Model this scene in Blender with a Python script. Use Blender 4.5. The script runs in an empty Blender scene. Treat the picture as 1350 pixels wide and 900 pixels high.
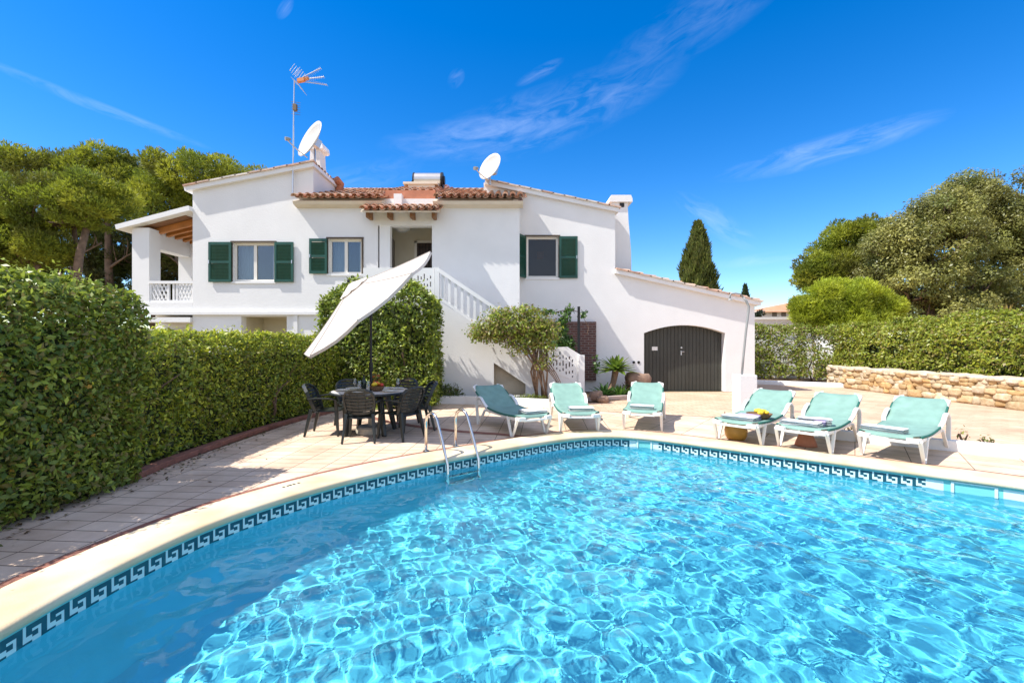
import bpy, math, random
import numpy as np
from mathutils import Vector, Matrix
from mathutils.geometry import tessellate_polygon

S = bpy.context.scene
COL = S.collection
R = math.radians

# ------------------------------------------------------------------ camera, sky, sun, exposure
cam = bpy.data.cameras.new('camera'); cam.lens = 16; cam.sensor_width = 36; cam.clip_end = 3000
CAM = bpy.data.objects.new('camera', cam); COL.objects.link(CAM); S.camera = CAM
CAM.location = (0, 0, 1.6); CAM.rotation_euler = (R(90), 0, 0)

SUN = Vector((-3.45, -1.0, 4.95)).normalized()
W = bpy.data.worlds.new('World'); S.world = W; W.use_nodes = True
def build_world():
    nt = W.node_tree; N = nt.nodes; L = nt.links
    bg = N['Background']
    sky = N.new('ShaderNodeTexSky'); sky.sky_type = 'NISHITA'; sky.sun_disc = False
    sky.sun_elevation = math.asin(SUN.z); sky.sun_rotation = math.atan2(SUN.x, SUN.y)
    sky.air_density = 1.0; sky.dust_density = 0.15; sky.ozone_density = 3.5; sky.altitude = 50
    hs = N.new('ShaderNodeHueSaturation'); hs.inputs['Saturation'].default_value = 1.42; hs.inputs['Value'].default_value = .95; hs.inputs['Hue'].default_value = .508
    L.new(sky.outputs[0], hs.inputs['Color'])
    # thin cirrus: streaks in the direction of the sky, azimuth by elevation
    tc = N.new('ShaderNodeTexCoord'); sx = N.new('ShaderNodeSeparateXYZ'); L.new(tc.outputs['Generated'], sx.inputs[0])
    def m(op, a, b=None, c=None):
        n = N.new('ShaderNodeMath'); n.operation = op
        for i, v in enumerate((a, b, c)):
            if v is None: continue
            if isinstance(v, (int, float)): n.inputs[i].default_value = v
            else: L.new(v, n.inputs[i])
        return n.outputs[0]
    az = m('ARCTAN2', sx.outputs[0], sx.outputs[1]); el = m('ARCSINE', sx.outputs[2])
    total = None
    # azimuth, elevation, half length, half width, tilt (degrees), strength, warp scale
    for i, (a0, e0, hl, hw, tilt, st) in enumerate([
            (4.0, 26.0, 18, 3.6, 13, .19), (34.0, 19.0, 10.5, 1.5, 5, .30), (-42.0, 20.8, 9, .55, -9, .22),
            (24.0, 13.6, 5.8, 1.5, -38, .28), (31.0, 9.0, 9, .8, 2, .20), (3.5, 30.5, 3.4, .7, 20, .18), (-7, 29.8, 1.3, .9, 40, .16),
            (-26.5, 33.2, 1.3, .6, 50, .24), (-20, 18, 10, 2.0, 20, .14), (22, 33, 12, 3, 16, .10), (-5, 24, 12, 2.4, 8, .16)]):
        t = R(tilt); ct, sn = math.cos(t), math.sin(t)
        da = m('SUBTRACT', az, R(a0)); de = m('SUBTRACT', el, R(e0))
        u = m('ADD', m('MULTIPLY', da, ct), m('MULTIPLY', de, sn))
        v = m('SUBTRACT', m('MULTIPLY', de, ct), m('MULTIPLY', da, sn))
        r2 = m('ADD', m('POWER', m('ABSOLUTE', m('DIVIDE', u, R(hl))), 2), m('POWER', m('ABSOLUTE', m('DIVIDE', v, R(hw))), 2))
        mask = m('MAXIMUM', m('SUBTRACT', 1.0, r2), 0.0)
        cb = N.new('ShaderNodeCombineXYZ'); L.new(m('MULTIPLY', u, 7.0), cb.inputs[0]); L.new(m('MULTIPLY', v, 26.0), cb.inputs[1]); cb.inputs[2].default_value = i * 3.7
        nz = N.new('ShaderNodeTexNoise'); nz.inputs['Scale'].default_value = 1.5; nz.inputs['Detail'].default_value = 8; nz.inputs['Roughness'].default_value = .62; nz.inputs['Distortion'].default_value = .9
        L.new(cb.outputs[0], nz.inputs['Vector'])
        f = m('MULTIPLY', m('MULTIPLY', m('MAXIMUM', m('MULTIPLY', m('SUBTRACT', nz.outputs[0], .40), 3.2), 0.0), mask), st * .62)
        total = f if total is None else m('ADD', total, f)
    mx = N.new('ShaderNodeMix'); mx.data_type = 'RGBA'
    # added fill light: bright unseen cloud overhead and in the half behind the viewer
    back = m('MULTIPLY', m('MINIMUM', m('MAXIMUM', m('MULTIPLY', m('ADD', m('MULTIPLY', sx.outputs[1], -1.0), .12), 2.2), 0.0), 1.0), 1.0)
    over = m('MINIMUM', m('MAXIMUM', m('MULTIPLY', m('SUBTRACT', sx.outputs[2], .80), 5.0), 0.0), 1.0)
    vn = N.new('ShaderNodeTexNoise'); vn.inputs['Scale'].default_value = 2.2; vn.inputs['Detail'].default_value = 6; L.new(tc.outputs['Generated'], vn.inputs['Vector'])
    sky_fill = m('MULTIPLY', m('MAXIMUM', back, over), m('MINIMUM', m('MULTIPLY', vn.outputs[0], 1.25), .78))
    mv = N.new('ShaderNodeMix'); mv.data_type = 'RGBA'; L.new(sky_fill, mv.inputs['Factor']); L.new(hs.outputs[0], mv.inputs['A']); mv.inputs['B'].default_value = (4.5, 4.75, 5.5, 1)
    cl = m('MINIMUM', total, .8)
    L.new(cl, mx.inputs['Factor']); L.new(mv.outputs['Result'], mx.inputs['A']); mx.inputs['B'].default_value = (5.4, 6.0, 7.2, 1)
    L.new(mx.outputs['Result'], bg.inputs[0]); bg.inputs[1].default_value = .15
build_world()
sl = bpy.data.lights.new('sun', 'SUN'); sl.energy = 4.5; sl.angle = R(.53); sl.color = (1, .955, .88)
sl.cycles.is_caustics_light = True
so = bpy.data.objects.new('sun', sl); COL.objects.link(so); so.rotation_euler = SUN.to_track_quat('Z', 'Y').to_euler(); so.location = (-30, -10, 45)
VS = S.view_settings; VS.view_transform = 'Standard'; VS.look = 'None'; VS.gamma = 1; VS.use_curve_mapping = False
VS.exposure = .71
S.cycles.caustics_refractive = True; S.cycles.caustics_reflective = False
S.cycles.max_bounces = 10; S.cycles.diffuse_bounces = 4; S.cycles.transparent_max_bounces = 12; S.cycles.transmission_bounces = 8
S.cycles.sample_clamp_indirect = 6.0

# ------------------------------------------------------------------ helpers
def put(name, verts, faces, mats, parent=None, cols=None, midx=None, smooth=False, bevel=0):
    """One mesh object from world-space vertices; under a parent the vertices are moved into the parent's frame."""
    me = bpy.data.meshes.new(name)
    v = np.asarray(verts, dtype=np.float32).reshape(-1, 3)
    if parent is not None:
        p = parent; off = np.zeros(3, dtype=np.float32)
        while p is not None:
            off += np.array(p.location, dtype=np.float32); p = p.parent
        v = v - off
    if isinstance(faces, np.ndarray):
        k = faces.shape[1]; n = len(faces)
        me.vertices.add(len(v)); me.vertices.foreach_set('co', v.ravel())
        me.loops.add(n * k); me.loops.foreach_set('vertex_index', faces.astype(np.int32).ravel())
        me.polygons.add(n); me.polygons.foreach_set('loop_start', np.arange(0, n * k, k, dtype=np.int32))
        me.polygons.foreach_set('loop_total', np.full(n, k, dtype=np.int32))
        me.update(calc_edges=True)
    else:
        me.from_pydata(v.tolist(), [], faces)
    if not isinstance(mats, (list, tuple)): mats = [mats]
    for m in mats: me.materials.append(m)
    if midx is not None: me.polygons.foreach_set('material_index', np.asarray(midx, dtype=np.int32))
    if cols is not None:
        a = me.color_attributes.new('Col', 'FLOAT_COLOR', 'POINT')
        c = np.ones((len(v), 4), dtype=np.float32); c[:, :3] = cols
        a.data.foreach_set('color', c.ravel())
    if smooth: me.polygons.foreach_set('use_smooth', [True] * len(me.polygons))
    me.update()
    o = bpy.data.objects.new(name, me); COL.objects.link(o)
    if parent is not None: o.parent = parent
    if bevel:
        b = o.modifiers.new('bevel', 'BEVEL'); b.width = bevel; b.segments = 2; b.limit_method = 'ANGLE'; b.angle_limit = R(40)
    return o

class MB:
    def __init__(s): s.v = []; s.f = []; s.m = []; s.c = []; s.cc = (1, 1, 1)
    def add(s, vs, fs, mi=0):
        n = len(s.v); s.v += [tuple(x) for x in vs]; s.f += [tuple(i + n for i in f) for f in fs]; s.m += [mi] * len(fs); s.c += [s.cc] * len(vs); return s
    def box(s, x0, x1, y0, y1, z0, z1, mi=0):
        vs = [(x, y, z) for x in (x0, x1) for y in (y0, y1) for z in (z0, z1)]
        return s.add(vs, [(0, 1, 3, 2), (4, 6, 7, 5), (0, 4, 5, 1), (2, 3, 7, 6), (0, 2, 6, 4), (1, 5, 7, 3)], mi)
    def obox(s, c, ax, ay, az, mi=0):
        c = Vector(c); ax = Vector(ax); ay = Vector(ay); az = Vector(az)
        vs = [c + ax * i + ay * j + az * k for i in (-1, 1) for j in (-1, 1) for k in (-1, 1)]
        return s.add(vs, [(0, 1, 3, 2), (4, 6, 7, 5), (0, 4, 5, 1), (2, 3, 7, 6), (0, 2, 6, 4), (1, 5, 7, 3)], mi)
    def bar(s, a, b, w, h=None, up=(0, 0, 1), w2=None, h2=None, mi=0):
        a = Vector(a); b = Vector(b); h = h or w; w2 = w2 or w; h2 = h2 or h
        d = (b - a).normalized(); u = Vector(up)
        if abs(d.dot(u)) > .97: u = Vector((0, 1, 0)) if abs(d.y) < .9 else Vector((1, 0, 0))
        r = d.cross(u).normalized(); u = r.cross(d).normalized()
        vs = []
        for p, ww, hh in ((a, w, h), (b, w2, h2)):
            for i, j in ((-1, -1), (1, -1), (1, 1), (-1, 1)): vs.append(p + r * i * ww / 2 + u * j * hh / 2)
        return s.add(vs, [(0, 3, 2, 1), (4, 5, 6, 7), (0, 1, 5, 4), (1, 2, 6, 5), (2, 3, 7, 6), (3, 0, 4, 7)], mi)
    def tube(s, path, r, n=8, mi=0, cap=True):
        P = [Vector(p) for p in path]; rs = r if isinstance(r, (list, tuple)) else [r] * len(P)
        vs = []; prev = None
        for i, p in enumerate(P):
            d = (P[min(i + 1, len(P) - 1)] - P[max(i - 1, 0)]).normalized()
            if prev is None:
                u = Vector((0, 0, 1)) if abs(d.z) < .9 else Vector((1, 0, 0)); prev = d.cross(u).normalized()
            prev = (prev - d * prev.dot(d)).normalized(); q = d.cross(prev)
            for k in range(n):
                t = 2 * math.pi * k / n; vs.append(p + (prev * math.cos(t) + q * math.sin(t)) * rs[i])
        fs = [(i * n + k, i * n + (k + 1) % n, (i + 1) * n + (k + 1) % n, (i + 1) * n + k) for i in range(len(P) - 1) for k in range(n)]
        if cap: fs += [tuple(range(n))[::-1], tuple((len(P) - 1) * n + k for k in range(n))]
        return s.add(vs, fs, mi)
    def lathe(s, prof, c=(0, 0, 0), n=24, mi=0):
        vs = [(c[0] + r * math.cos(2 * math.pi * k / n), c[1] + r * math.sin(2 * math.pi * k / n), c[2] + z) for r, z in prof for k in range(n)]
        fs = [(i * n + k, i * n + (k + 1) % n, (i + 1) * n + (k + 1) % n, (i + 1) * n + k) for i in range(len(prof) - 1) for k in range(n)]
        return s.add(vs, fs, mi)
    def poly(s, outer, holes, y0, y1, mi=0, axis='y'):
        """A slab with holes: the outline in (x, z) extruded from y0 to y1 (axis y), or in (x, y) extruded in z (axis z)."""
        loops = [outer] + list(holes)
        flat = [p for l in loops for p in l]
        tri = tessellate_polygon([[Vector((p[0], p[1], 0)) for p in l] for l in loops])
        P = (lambda p, t: (p[0], t, p[1])) if axis == 'y' else (lambda p, t: (p[0], p[1], t))
        n = len(flat); vs = [P(p, y0) for p in flat] + [P(p, y1) for p in flat]
        fs = [tuple(t) for t in tri] + [(t[2] + n, t[1] + n, t[0] + n) for t in tri]
        k = 0
        for l in loops:
            m = len(l)
            for i in range(m): a, b = k + i, k + (i + 1) % m; fs.append((a, b, b + n, a + n))
            k += m
        return s.add(vs, fs, mi)
    def build(s, name, mats, parent=None, smooth=False, bevel=0, col=False):
        return put(name, s.v, s.f, mats, parent, cols=np.array(s.c) if col else None, midx=s.m, smooth=smooth, bevel=bevel)

def tag(o, label, cat, group=None):
    o['label'] = label; o['category'] = cat
    if group: o['group'] = group
    return o
def thing(name, label, cat, loc=(0, 0, 0), rz=0, group=None):
    o = bpy.data.objects.new(name, None); COL.objects.link(o); o.location = loc; o.rotation_euler = (0, 0, rz); o.empty_display_size = .1
    return tag(o, label, cat, group)
def structure(o): o['kind'] = 'structure'; return o
def dup(root, loc, rz, label, group=None):
    r = root.copy(); COL.objects.link(r); r.location = loc; r.rotation_euler = (0, 0, rz); r['label'] = label
    if group: r['group'] = group
    def kids(a, b):
        for ch in list(a.children):
            c = ch.copy(); COL.objects.link(c); c.parent = b; kids(ch, c)
    kids(root, r)
    return r

# ------------------------------------------------------------------ materials
def mat(name, color, rough=.5, var=0, vscale=6, bump=0, bscale=40, metal=0, spec=.5, attr=False, trans=0, stain=None, detail=5):
    m = bpy.data.materials.new(name); m.use_nodes = True; nt = m.node_tree; N = nt.nodes; L = nt.links
    b = N['Principled BSDF']; b.inputs['Roughness'].default_value = rough; b.inputs['Metallic'].default_value = metal
    b.inputs['Specular IOR Level'].default_value = spec
    geo = N.new('ShaderNodeNewGeometry'); pos = geo.outputs['Position']
    src = None
    if attr:
        a = N.new('ShaderNodeAttribute'); a.attribute_name = 'Col'; src = a.outputs['Color']
    if var or stain:
        nz = N.new('ShaderNodeTexNoise'); nz.inputs['Scale'].default_value = vscale; nz.inputs['Detail'].default_value = detail; L.new(pos, nz.inputs['Vector'])
        mx = N.new('ShaderNodeMix'); mx.data_type = 'RGBA'; mx.blend_type = 'MULTIPLY'; mx.inputs['Factor'].default_value = 1
        rp = N.new('ShaderNodeValToRGB'); rp.color_ramp.elements[0].position = .3; rp.color_ramp.elements[1].position = .7
        lo = 1 - var; rp.color_ramp.elements[0].color = (lo, lo, lo, 1); rp.color_ramp.elements[1].color = (1 + var * .3,) * 3 + (1,)
        if stain: rp.color_ramp.elements[0].color = (*stain, 1)
        L.new(nz.outputs[0], rp.inputs[0]); L.new(rp.outputs[0], mx.inputs['B'])
        if src is not None: L.new(src, mx.inputs['A'])
        else: mx.inputs['A'].default_value = (*color, 1)
        src = mx.outputs['Result']
    if src is not None: L.new(src, b.inputs['Base Color'])
    else: b.inputs['Base Color'].default_value = (*color, 1)
    if bump:
        n2 = N.new('ShaderNodeTexNoise'); n2.inputs['Scale'].default_value = bscale; n2.inputs['Detail'].default_value = 6; L.new(pos, n2.inputs['Vector'])
        bp = N.new('ShaderNodeBump'); bp.inputs['Strength'].default_value = bump; bp.inputs['Distance'].default_value = .02
        L.new(n2.outputs[0], bp.inputs['Height']); L.new(bp.outputs[0], b.inputs['Normal'])
    if trans:
        t = N.new('ShaderNodeBsdfTranslucent'); ms = N.new('ShaderNodeMixShader'); ms.inputs[0].default_value = trans
        if src is not None: L.new(src, t.inputs['Color'])
        else: t.inputs['Color'].default_value = (*color, 1)
        L.new(b.outputs[0], ms.inputs[1]); L.new(t.outputs[0], ms.inputs[2]); L.new(ms.outputs[0], N['Material Output'].inputs[0])
    return m

WHITE = mat('white_stucco', (.80, .79, .77), .85, var=.05, vscale=1.3, bump=.22, bscale=28)
WHITE_TRIM = mat('white_paint', (.80, .79, .77), .6, var=.03, vscale=4)
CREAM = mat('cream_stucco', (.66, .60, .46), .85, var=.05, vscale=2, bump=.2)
GREYISH = mat('grey_render', (.62, .54, .42), .9, var=.15, vscale=3, bump=.2)
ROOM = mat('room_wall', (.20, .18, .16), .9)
GREEN = mat('green_shutter_paint', (.008, .075, .052), .42, var=.12, vscale=7)
FRAME = mat('window_frame_paint', (.78, .74, .66), .5)
BROWN_TRIM = mat('brown_trim', (.085, .055, .03), .6)
TILE = mat('terracotta_tile', (.5, .25, .14), .85, attr=True, var=.3, vscale=9, bump=.3, bscale=60)
VERGE = mat('mortared_tile', (.66, .52, .44), .85, attr=True, var=.25, vscale=6, bump=.3)
TERRA = mat('terracotta_wall', (.52, .20, .11), .85, var=.2, vscale=5, bump=.2)
WOOD = mat('orange_wood', (.52, .20, .045), .6, var=.25, vscale=4)
WOODBOARD = mat('brown_boards', (.25, .12, .05), .7, var=.25, vscale=5)
DOORWOOD = mat('dark_door_wood', (.055, .028, .016), .5, var=.3, vscale=5)
IRON = mat('dark_iron', (.015, .014, .014), .45, metal=.3)
GARAGE = mat('garage_door_paint', (.045, .046, .036), .55, var=.2, vscale=2.2)
METAL = mat('galvanised_metal', (.55, .56, .57), .35, metal=.9)
STEEL = mat('polished_steel', (.72, .70, .66), .12, metal=1)
DISH = mat('dish_paint', (.54, .51, .46), .45, var=.06, vscale=3)
GREYPAINT = mat('grey_plastic', (.28, .28, .27), .5)
ORANGEPL = mat('orange_plastic', (.7, .25, .07), .5)
PLASTIC = mat('dark_resin', (.020, .024, .022), .38, var=.12, vscale=20)
WPLASTIC = mat('white_resin', (.82, .79, .73), .35, var=.05, vscale=8)
SLING = mat('teal_sling', (.235, .40, .335), .72, var=.16, vscale=7, bump=.12, bscale=350, trans=.12)
SLINGEDGE = mat('dark_teal_hem', (.02, .13, .095), .7)
TOWEL = mat('white_towelling', (.80, .80, .80), .95, bump=.5, bscale=220)
LILAC = mat('lilac_towelling', (.48, .40, .62), .95, bump=.5, bscale=220)
CANVAS = mat('cream_canvas', (.66, .59, .52), .85, var=.04, vscale=2.5, bump=.08, bscale=200, trans=.22)
SEAM = mat('canvas_seam', (.60, .53, .47), .9)
CONCRETE = mat('concrete', (.50, .45, .36), .9, var=.2, vscale=8, bump=.2)
OCHRE = mat('ochre_glaze', (.56, .29, .045), .45, var=.2, vscale=9)
POTTERY = mat('terracotta_pot', (.50, .19, .10), .8, var=.2, vscale=9)
LEMON = mat('lemon_peel', (.80, .58, .03), .45, var=.1, vscale=20, bump=.2, bscale=120)
ORANGE = mat('orange_peel', (.80, .27, .02), .45, bump=.2, bscale=120)
REDFRUIT = mat('red_fruit', (.55, .035, .02), .35)
WICKER = mat('wicker', (.20, .11, .05), .8, var=.4, vscale=60)
CERAMIC = mat('white_ceramic', (.78, .76, .72), .2)
PLACEMAT = mat('placemat', (.66, .56, .42), .9, var=.2, vscale=40)
TABLETOP = mat('table_top_laminate', (.72, .70, .70), .35, var=.25, vscale=30)
BARK = mat('bark', (.20, .13, .085), .9, var=.45, vscale=7, bump=.6, bscale=14)
VINEBARK = mat('vine_bark', (.26, .16, .10), .9, var=.4, vscale=15, bump=.5, bscale=40)
STONE = mat('honey_stone', (.5, .4, .25), .92, attr=True, var=.3, vscale=9, bump=.8, bscale=22, stain=(.74, .66, .54))
MORTAR = mat('earth_mortar', (.30, .21, .11), .95, var=.3, vscale=10)
ROCK = mat('brown_rock', (.30, .19, .13), .9, var=.35, vscale=6, bump=.7, bscale=14)
SOIL = mat('soil', (.16, .10, .055), .95, var=.45, vscale=12, bump=.8, bscale=30)
LEAF = mat('leaf', (.1, .15, .03), .42, attr=True, trans=.38)
NEEDLE = mat('needle', (.1, .13, .03), .6, attr=True, trans=.42)
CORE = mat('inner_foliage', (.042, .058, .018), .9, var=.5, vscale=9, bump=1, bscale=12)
NAVY = mat('navy_tile', (.012, .075, .105), .15)
PALE_TILE = mat('pale_tile', (.62, .76, .74), .15)
TEAL_TILE = mat('teal_tile', (.18, .55, .53), .18)
ORANGE_ROOF = mat('far_roof_tile', (.55, .27, .14), .9, var=.2, vscale=2)

def glass(name, tint=(1, 1, 1), refl=.16):
    m = bpy.data.materials.new(name); m.use_nodes = True; N = m.node_tree.nodes; L = m.node_tree.links
    N.remove(N['Principled BSDF']); t = N.new('ShaderNodeBsdfTransparent'); t.inputs[0].default_value = (*tint, 1)
    g = N.new('ShaderNodeBsdfGlossy'); g.inputs['Roughness'].default_value = .015; ms = N.new('ShaderNodeMixShader')
    f = N.new('ShaderNodeFresnel'); f.inputs[0].default_value = 1.5
    a = N.new('ShaderNodeMath'); a.operation = 'ADD'; a.inputs[1].default_value = refl; a.use_clamp = True
    L.new(f.outputs[0], a.inputs[0]); L.new(a.outputs[0], ms.inputs[0]); L.new(t.outputs[0], ms.inputs[1]); L.new(g.outputs[0], ms.inputs[2]); L.new(ms.outputs[0], N['Material Output'].inputs[0])
    return m
PANE = glass('window_glass', (.8, .86, .88), .08); PANE_DARK = glass('open_window_glass', (.7, .7, .7), .0)
DRINK = glass('drinking_glass', (.90, .92, .92), .16)

def mat_paving():
    m = bpy.data.materials.new('paving_slabs'); m.use_nodes = True; nt = m.node_tree; N = nt.nodes; L = nt.links; b = N['Principled BSDF']
    b.inputs['Roughness'].default_value = .85; b.inputs['Specular IOR Level'].default_value = .25
    geo = N.new('ShaderNodeNewGeometry')
    def br(rot, sx, sy):
        mp = N.new('ShaderNodeMapping'); mp.inputs['Rotation'].default_value = (0, 0, rot); L.new(geo.outputs['Position'], mp.inputs['Vector'])
        t = N.new('ShaderNodeTexBrick'); t.offset = 0; t.squash = 1
        t.inputs['Color1'].default_value = (.72, .57, .44, 1); t.inputs['Color2'].default_value = (.64, .48, .36, 1); t.inputs['Mortar'].default_value = (.17, .12, .085, 1)
        t.inputs['Scale'].default_value = 1; t.inputs['Mortar Size'].default_value = .006; t.inputs['Mortar Smooth'].default_value = .35; t.inputs['Bias'].default_value = -.2
        t.inputs['Brick Width'].default_value = sx; t.inputs['Row Height'].default_value = sy
        L.new(mp.outputs[0], t.inputs['Vector']); return t
    a = br(R(4), .40, .20); c = br(R(-53), .30, .60)
    sp = N.new('ShaderNodeSeparateXYZ'); L.new(geo.outputs['Position'], sp.inputs[0])
    gt = N.new('ShaderNodeMath'); gt.operation = 'GREATER_THAN'; gt.inputs[1].default_value = 1.9; L.new(sp.outputs[0], gt.inputs[0])
    mx = N.new('ShaderNodeMix'); mx.data_type = 'RGBA'; L.new(gt.outputs[0], mx.inputs['Factor']); L.new(a.outputs[0], mx.inputs['A']); L.new(c.outputs[0], mx.inputs['B'])
    n1 = N.new('ShaderNodeTexNoise'); n1.inputs['Scale'].default_value = 1.6; n1.inputs['Detail'].default_value = 8; n1.inputs['Roughness'].default_value = .65; L.new(geo.outputs['Position'], n1.inputs['Vector'])
    rp = N.new('ShaderNodeValToRGB'); rp.color_ramp.elements[0].position = .33; rp.color_ramp.elements[1].position = .66
    rp.color_ramp.elements[0].color = (.76, .70, .64, 1); rp.color_ramp.elements[1].color = (1.08, 1.06, 1.04, 1); L.new(n1.outputs[0], rp.inputs[0])
    mm = N.new('ShaderNodeMix'); mm.data_type = 'RGBA'; mm.blend_type = 'MULTIPLY'; mm.inputs['Factor'].default_value = 1
    L.new(mx.outputs['Result'], mm.inputs['A']); L.new(rp.outputs[0], mm.inputs['B']); L.new(mm.outputs['Result'], b.inputs['Base Color'])
    n2 = N.new('ShaderNodeTexNoise'); n2.inputs['Scale'].default_value = 60; n2.inputs['Detail'].default_value = 5; L.new(geo.outputs['Position'], n2.inputs['Vector'])
    bp = N.new('ShaderNodeBump'); bp.inputs['Strength'].default_value = .25; bp.inputs['Distance'].default_value = .01; L.new(n2.outputs[0], bp.inputs['Height']); L.new(bp.outputs[0], b.inputs['Normal'])
    return m
def mat_drive():
    m = bpy.data.materials.new('stamped_paving'); m.use_nodes = True; nt = m.node_tree; N = nt.nodes; L = nt.links; b = N['Principled BSDF']
    b.inputs['Roughness'].default_value = .9; b.inputs['Specular IOR Level'].default_value = .2
    geo = N.new('ShaderNodeNewGeometry')
    t = N.new('ShaderNodeTexBrick'); t.offset = .5
    t.inputs['Color1'].default_value = (.65, .485, .355, 1); t.inputs['Color2'].default_value = (.58, .42, .305, 1); t.inputs['Mortar'].default_value = (.36, .25, .175, 1)
    t.inputs['Scale'].default_value = 1; t.inputs['Mortar Size'].default_value = .010; t.inputs['Mortar Smooth'].default_value = .6; t.inputs['Brick Width'].default_value = .34; t.inputs['Row Height'].default_value = .17
    mp = N.new('ShaderNodeMapping'); mp.inputs['Rotation'].default_value = (0, 0, R(2)); L.new(geo.outputs['Position'], mp.inputs['Vector']); L.new(mp.outputs[0], t.inputs['Vector'])
    n1 = N.new('ShaderNodeTexNoise'); n1.inputs['Scale'].default_value = .9; n1.inputs['Detail'].default_value = 9; n1.inputs['Roughness'].default_value = .7; L.new(geo.outputs['Position'], n1.inputs['Vector'])
    rp = N.new('ShaderNodeValToRGB'); rp.color_ramp.elements[0].position = .35; rp.color_ramp.elements[1].position = .65
    rp.color_ramp.elements[0].color = (.80, .72, .66, 1); rp.color_ramp.elements[1].color = (1.1, 1.08, 1.05, 1); L.new(n1.outputs[0], rp.inputs[0])
    mm = N.new('ShaderNodeMix'); mm.data_type = 'RGBA'; mm.blend_type = 'MULTIPLY'; mm.inputs['Factor'].default_value = 1
    L.new(t.outputs[0], mm.inputs['A']); L.new(rp.outputs[0], mm.inputs['B']); L.new(mm.outputs['Result'], b.inputs['Base Color'])
    return m
def mat_brick(name, c1, c2, mortar, w, h, axis='xz'):
    m = bpy.data.materials.new(name); m.use_nodes = True; nt = m.node_tree; N = nt.nodes; L = nt.links; b = N['Principled BSDF']; b.inputs['Roughness'].default_value = .85
    geo = N.new('ShaderNodeNewGeometry'); sp = N.new('ShaderNodeSeparateXYZ'); cb = N.new('ShaderNodeCombineXYZ'); L.new(geo.outputs['Position'], sp.inputs[0])
    L.new(sp.outputs[0], cb.inputs[0]); L.new(sp.outputs[2], cb.inputs[1])
    t = N.new('ShaderNodeTexBrick'); t.inputs['Color1'].default_value = (*c1, 1); t.inputs['Color2'].default_value = (*c2, 1); t.inputs['Mortar'].default_value = (*mortar, 1)
    t.inputs['Scale'].default_value = 1; t.inputs['Mortar Size'].default_value = .012; t.inputs['Brick Width'].default_value = w; t.inputs['Row Height'].default_value = h
    L.new(cb.outputs[0], t.inputs['Vector']); L.new(t.outputs[0], b.inputs['Base Color'])
    bp = N.new('ShaderNodeBump'); bp.inputs['Strength'].default_value = .6; bp.inputs['Distance'].default_value = .01; bp.invert = True; L.new(t.outputs['Fac'], bp.inputs['Height']); L.new(bp.outputs[0], b.inputs['Normal'])
    return m
def weather(m, amount=.10):
    # faint rain streaks: noise drawn out along the vertical, laid over the paint's own variation
    nt = m.node_tree; N = nt.nodes; L = nt.links; b = N['Principled BSDF']; src = b.inputs['Base Color'].links[0].from_socket
    geo = N.new('ShaderNodeNewGeometry'); mp = N.new('ShaderNodeMapping'); mp.inputs['Scale'].default_value = (5, 5, .35); L.new(geo.outputs['Position'], mp.inputs['Vector'])
    nz = N.new('ShaderNodeTexNoise'); nz.inputs['Scale'].default_value = 1.6; nz.inputs['Detail'].default_value = 7; nz.inputs['Roughness'].default_value = .65; L.new(mp.outputs[0], nz.inputs['Vector'])
    rp = N.new('ShaderNodeValToRGB'); rp.color_ramp.elements[0].position = .28; rp.color_ramp.elements[1].position = .55
    rp.color_ramp.elements[0].color = (1 - amount * 1.3, 1 - amount * 1.5, 1 - amount * 1.9, 1); rp.color_ramp.elements[1].color = (1, 1, 1, 1); L.new(nz.outputs[0], rp.inputs[0])
    mx = N.new('ShaderNodeMix'); mx.data_type = 'RGBA'; mx.blend_type = 'MULTIPLY'; mx.inputs['Factor'].default_value = 1
    L.new(src, mx.inputs['A']); L.new(rp.outputs[0], mx.inputs['B']); L.new(mx.outputs['Result'], b.inputs['Base Color'])
weather(GARAGE, .2); weather(GREEN, .18)
PAVING = mat_paving(); DRIVE = mat_drive()
BRICK = mat_brick('dark_red_brick', (.15, .055, .042), (.085, .035, .03), (.20, .16, .14), .23, .075)
REDKERB = mat('red_brick_edge', (.30, .125, .085), .9, var=.3, vscale=9, bump=.3)
COPING = mat('cream_coping', (.74, .63, .46), .75, vscale=2.1, stain=(.82, .72, .56), bump=.12, bscale=90)
EARTH = mat('dry_ground', (.30, .23, .13), .95, var=.35, vscale=1.2, bump=.4, bscale=8)
POOLPAINT = mat('pool_mosaic', (.125, .68, .86), .5, var=.10, vscale=2.0)

# ------------------------------------------------------------------ pool
def catmull(P, k=10):
    out = []
    n = len(P)
    for i in range(n):
        a, b, c, d = (np.array(P[(i + j) % n], float) for j in (-1, 0, 1, 2))
        for t in np.linspace(0, 1, k, endpoint=False):
            out.append(.5 * ((2 * b) + (-a + c) * t + (2 * a - 5 * b + 4 * c - d) * t * t + (-a + 3 * b - 3 * c + d) * t ** 3))
    return np.array(out)
POOL = catmull([(-2.84, 2.5), (-2.82, 3.2), (-2.64, 4.03), (-2.2, 4.85), (-1.57, 5.6), (-.8, 6.28), (.1, 6.97), (.75, 7.42), (1.3, 7.67), (1.8, 7.72), (2.25, 7.57), (2.73, 7.25),
                (3.53, 6.65), (4.38, 6.02), (5.01, 5.53), (5.66, 5.02), (6.3, 4.4), (6.75, 3.5), (6.5, 2.2), (5.6, 1.2), (4, .7), (1.5, .55), (-1, .6), (-2.3, .95), (-2.8, 1.7)])
def resample(P, step):
    Q = np.vstack([P, P[:1]]); d = np.r_[0, np.cumsum(np.linalg.norm(np.diff(Q, axis=0), axis=1))]
    n = int(round(d[-1] / step)); s = np.linspace(0, d[-1], n, endpoint=False)
    return np.stack([np.interp(s, d, Q[:, 0]), np.interp(s, d, Q[:, 1])], 1)
POOL = resample(POOL, .075)
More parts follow.
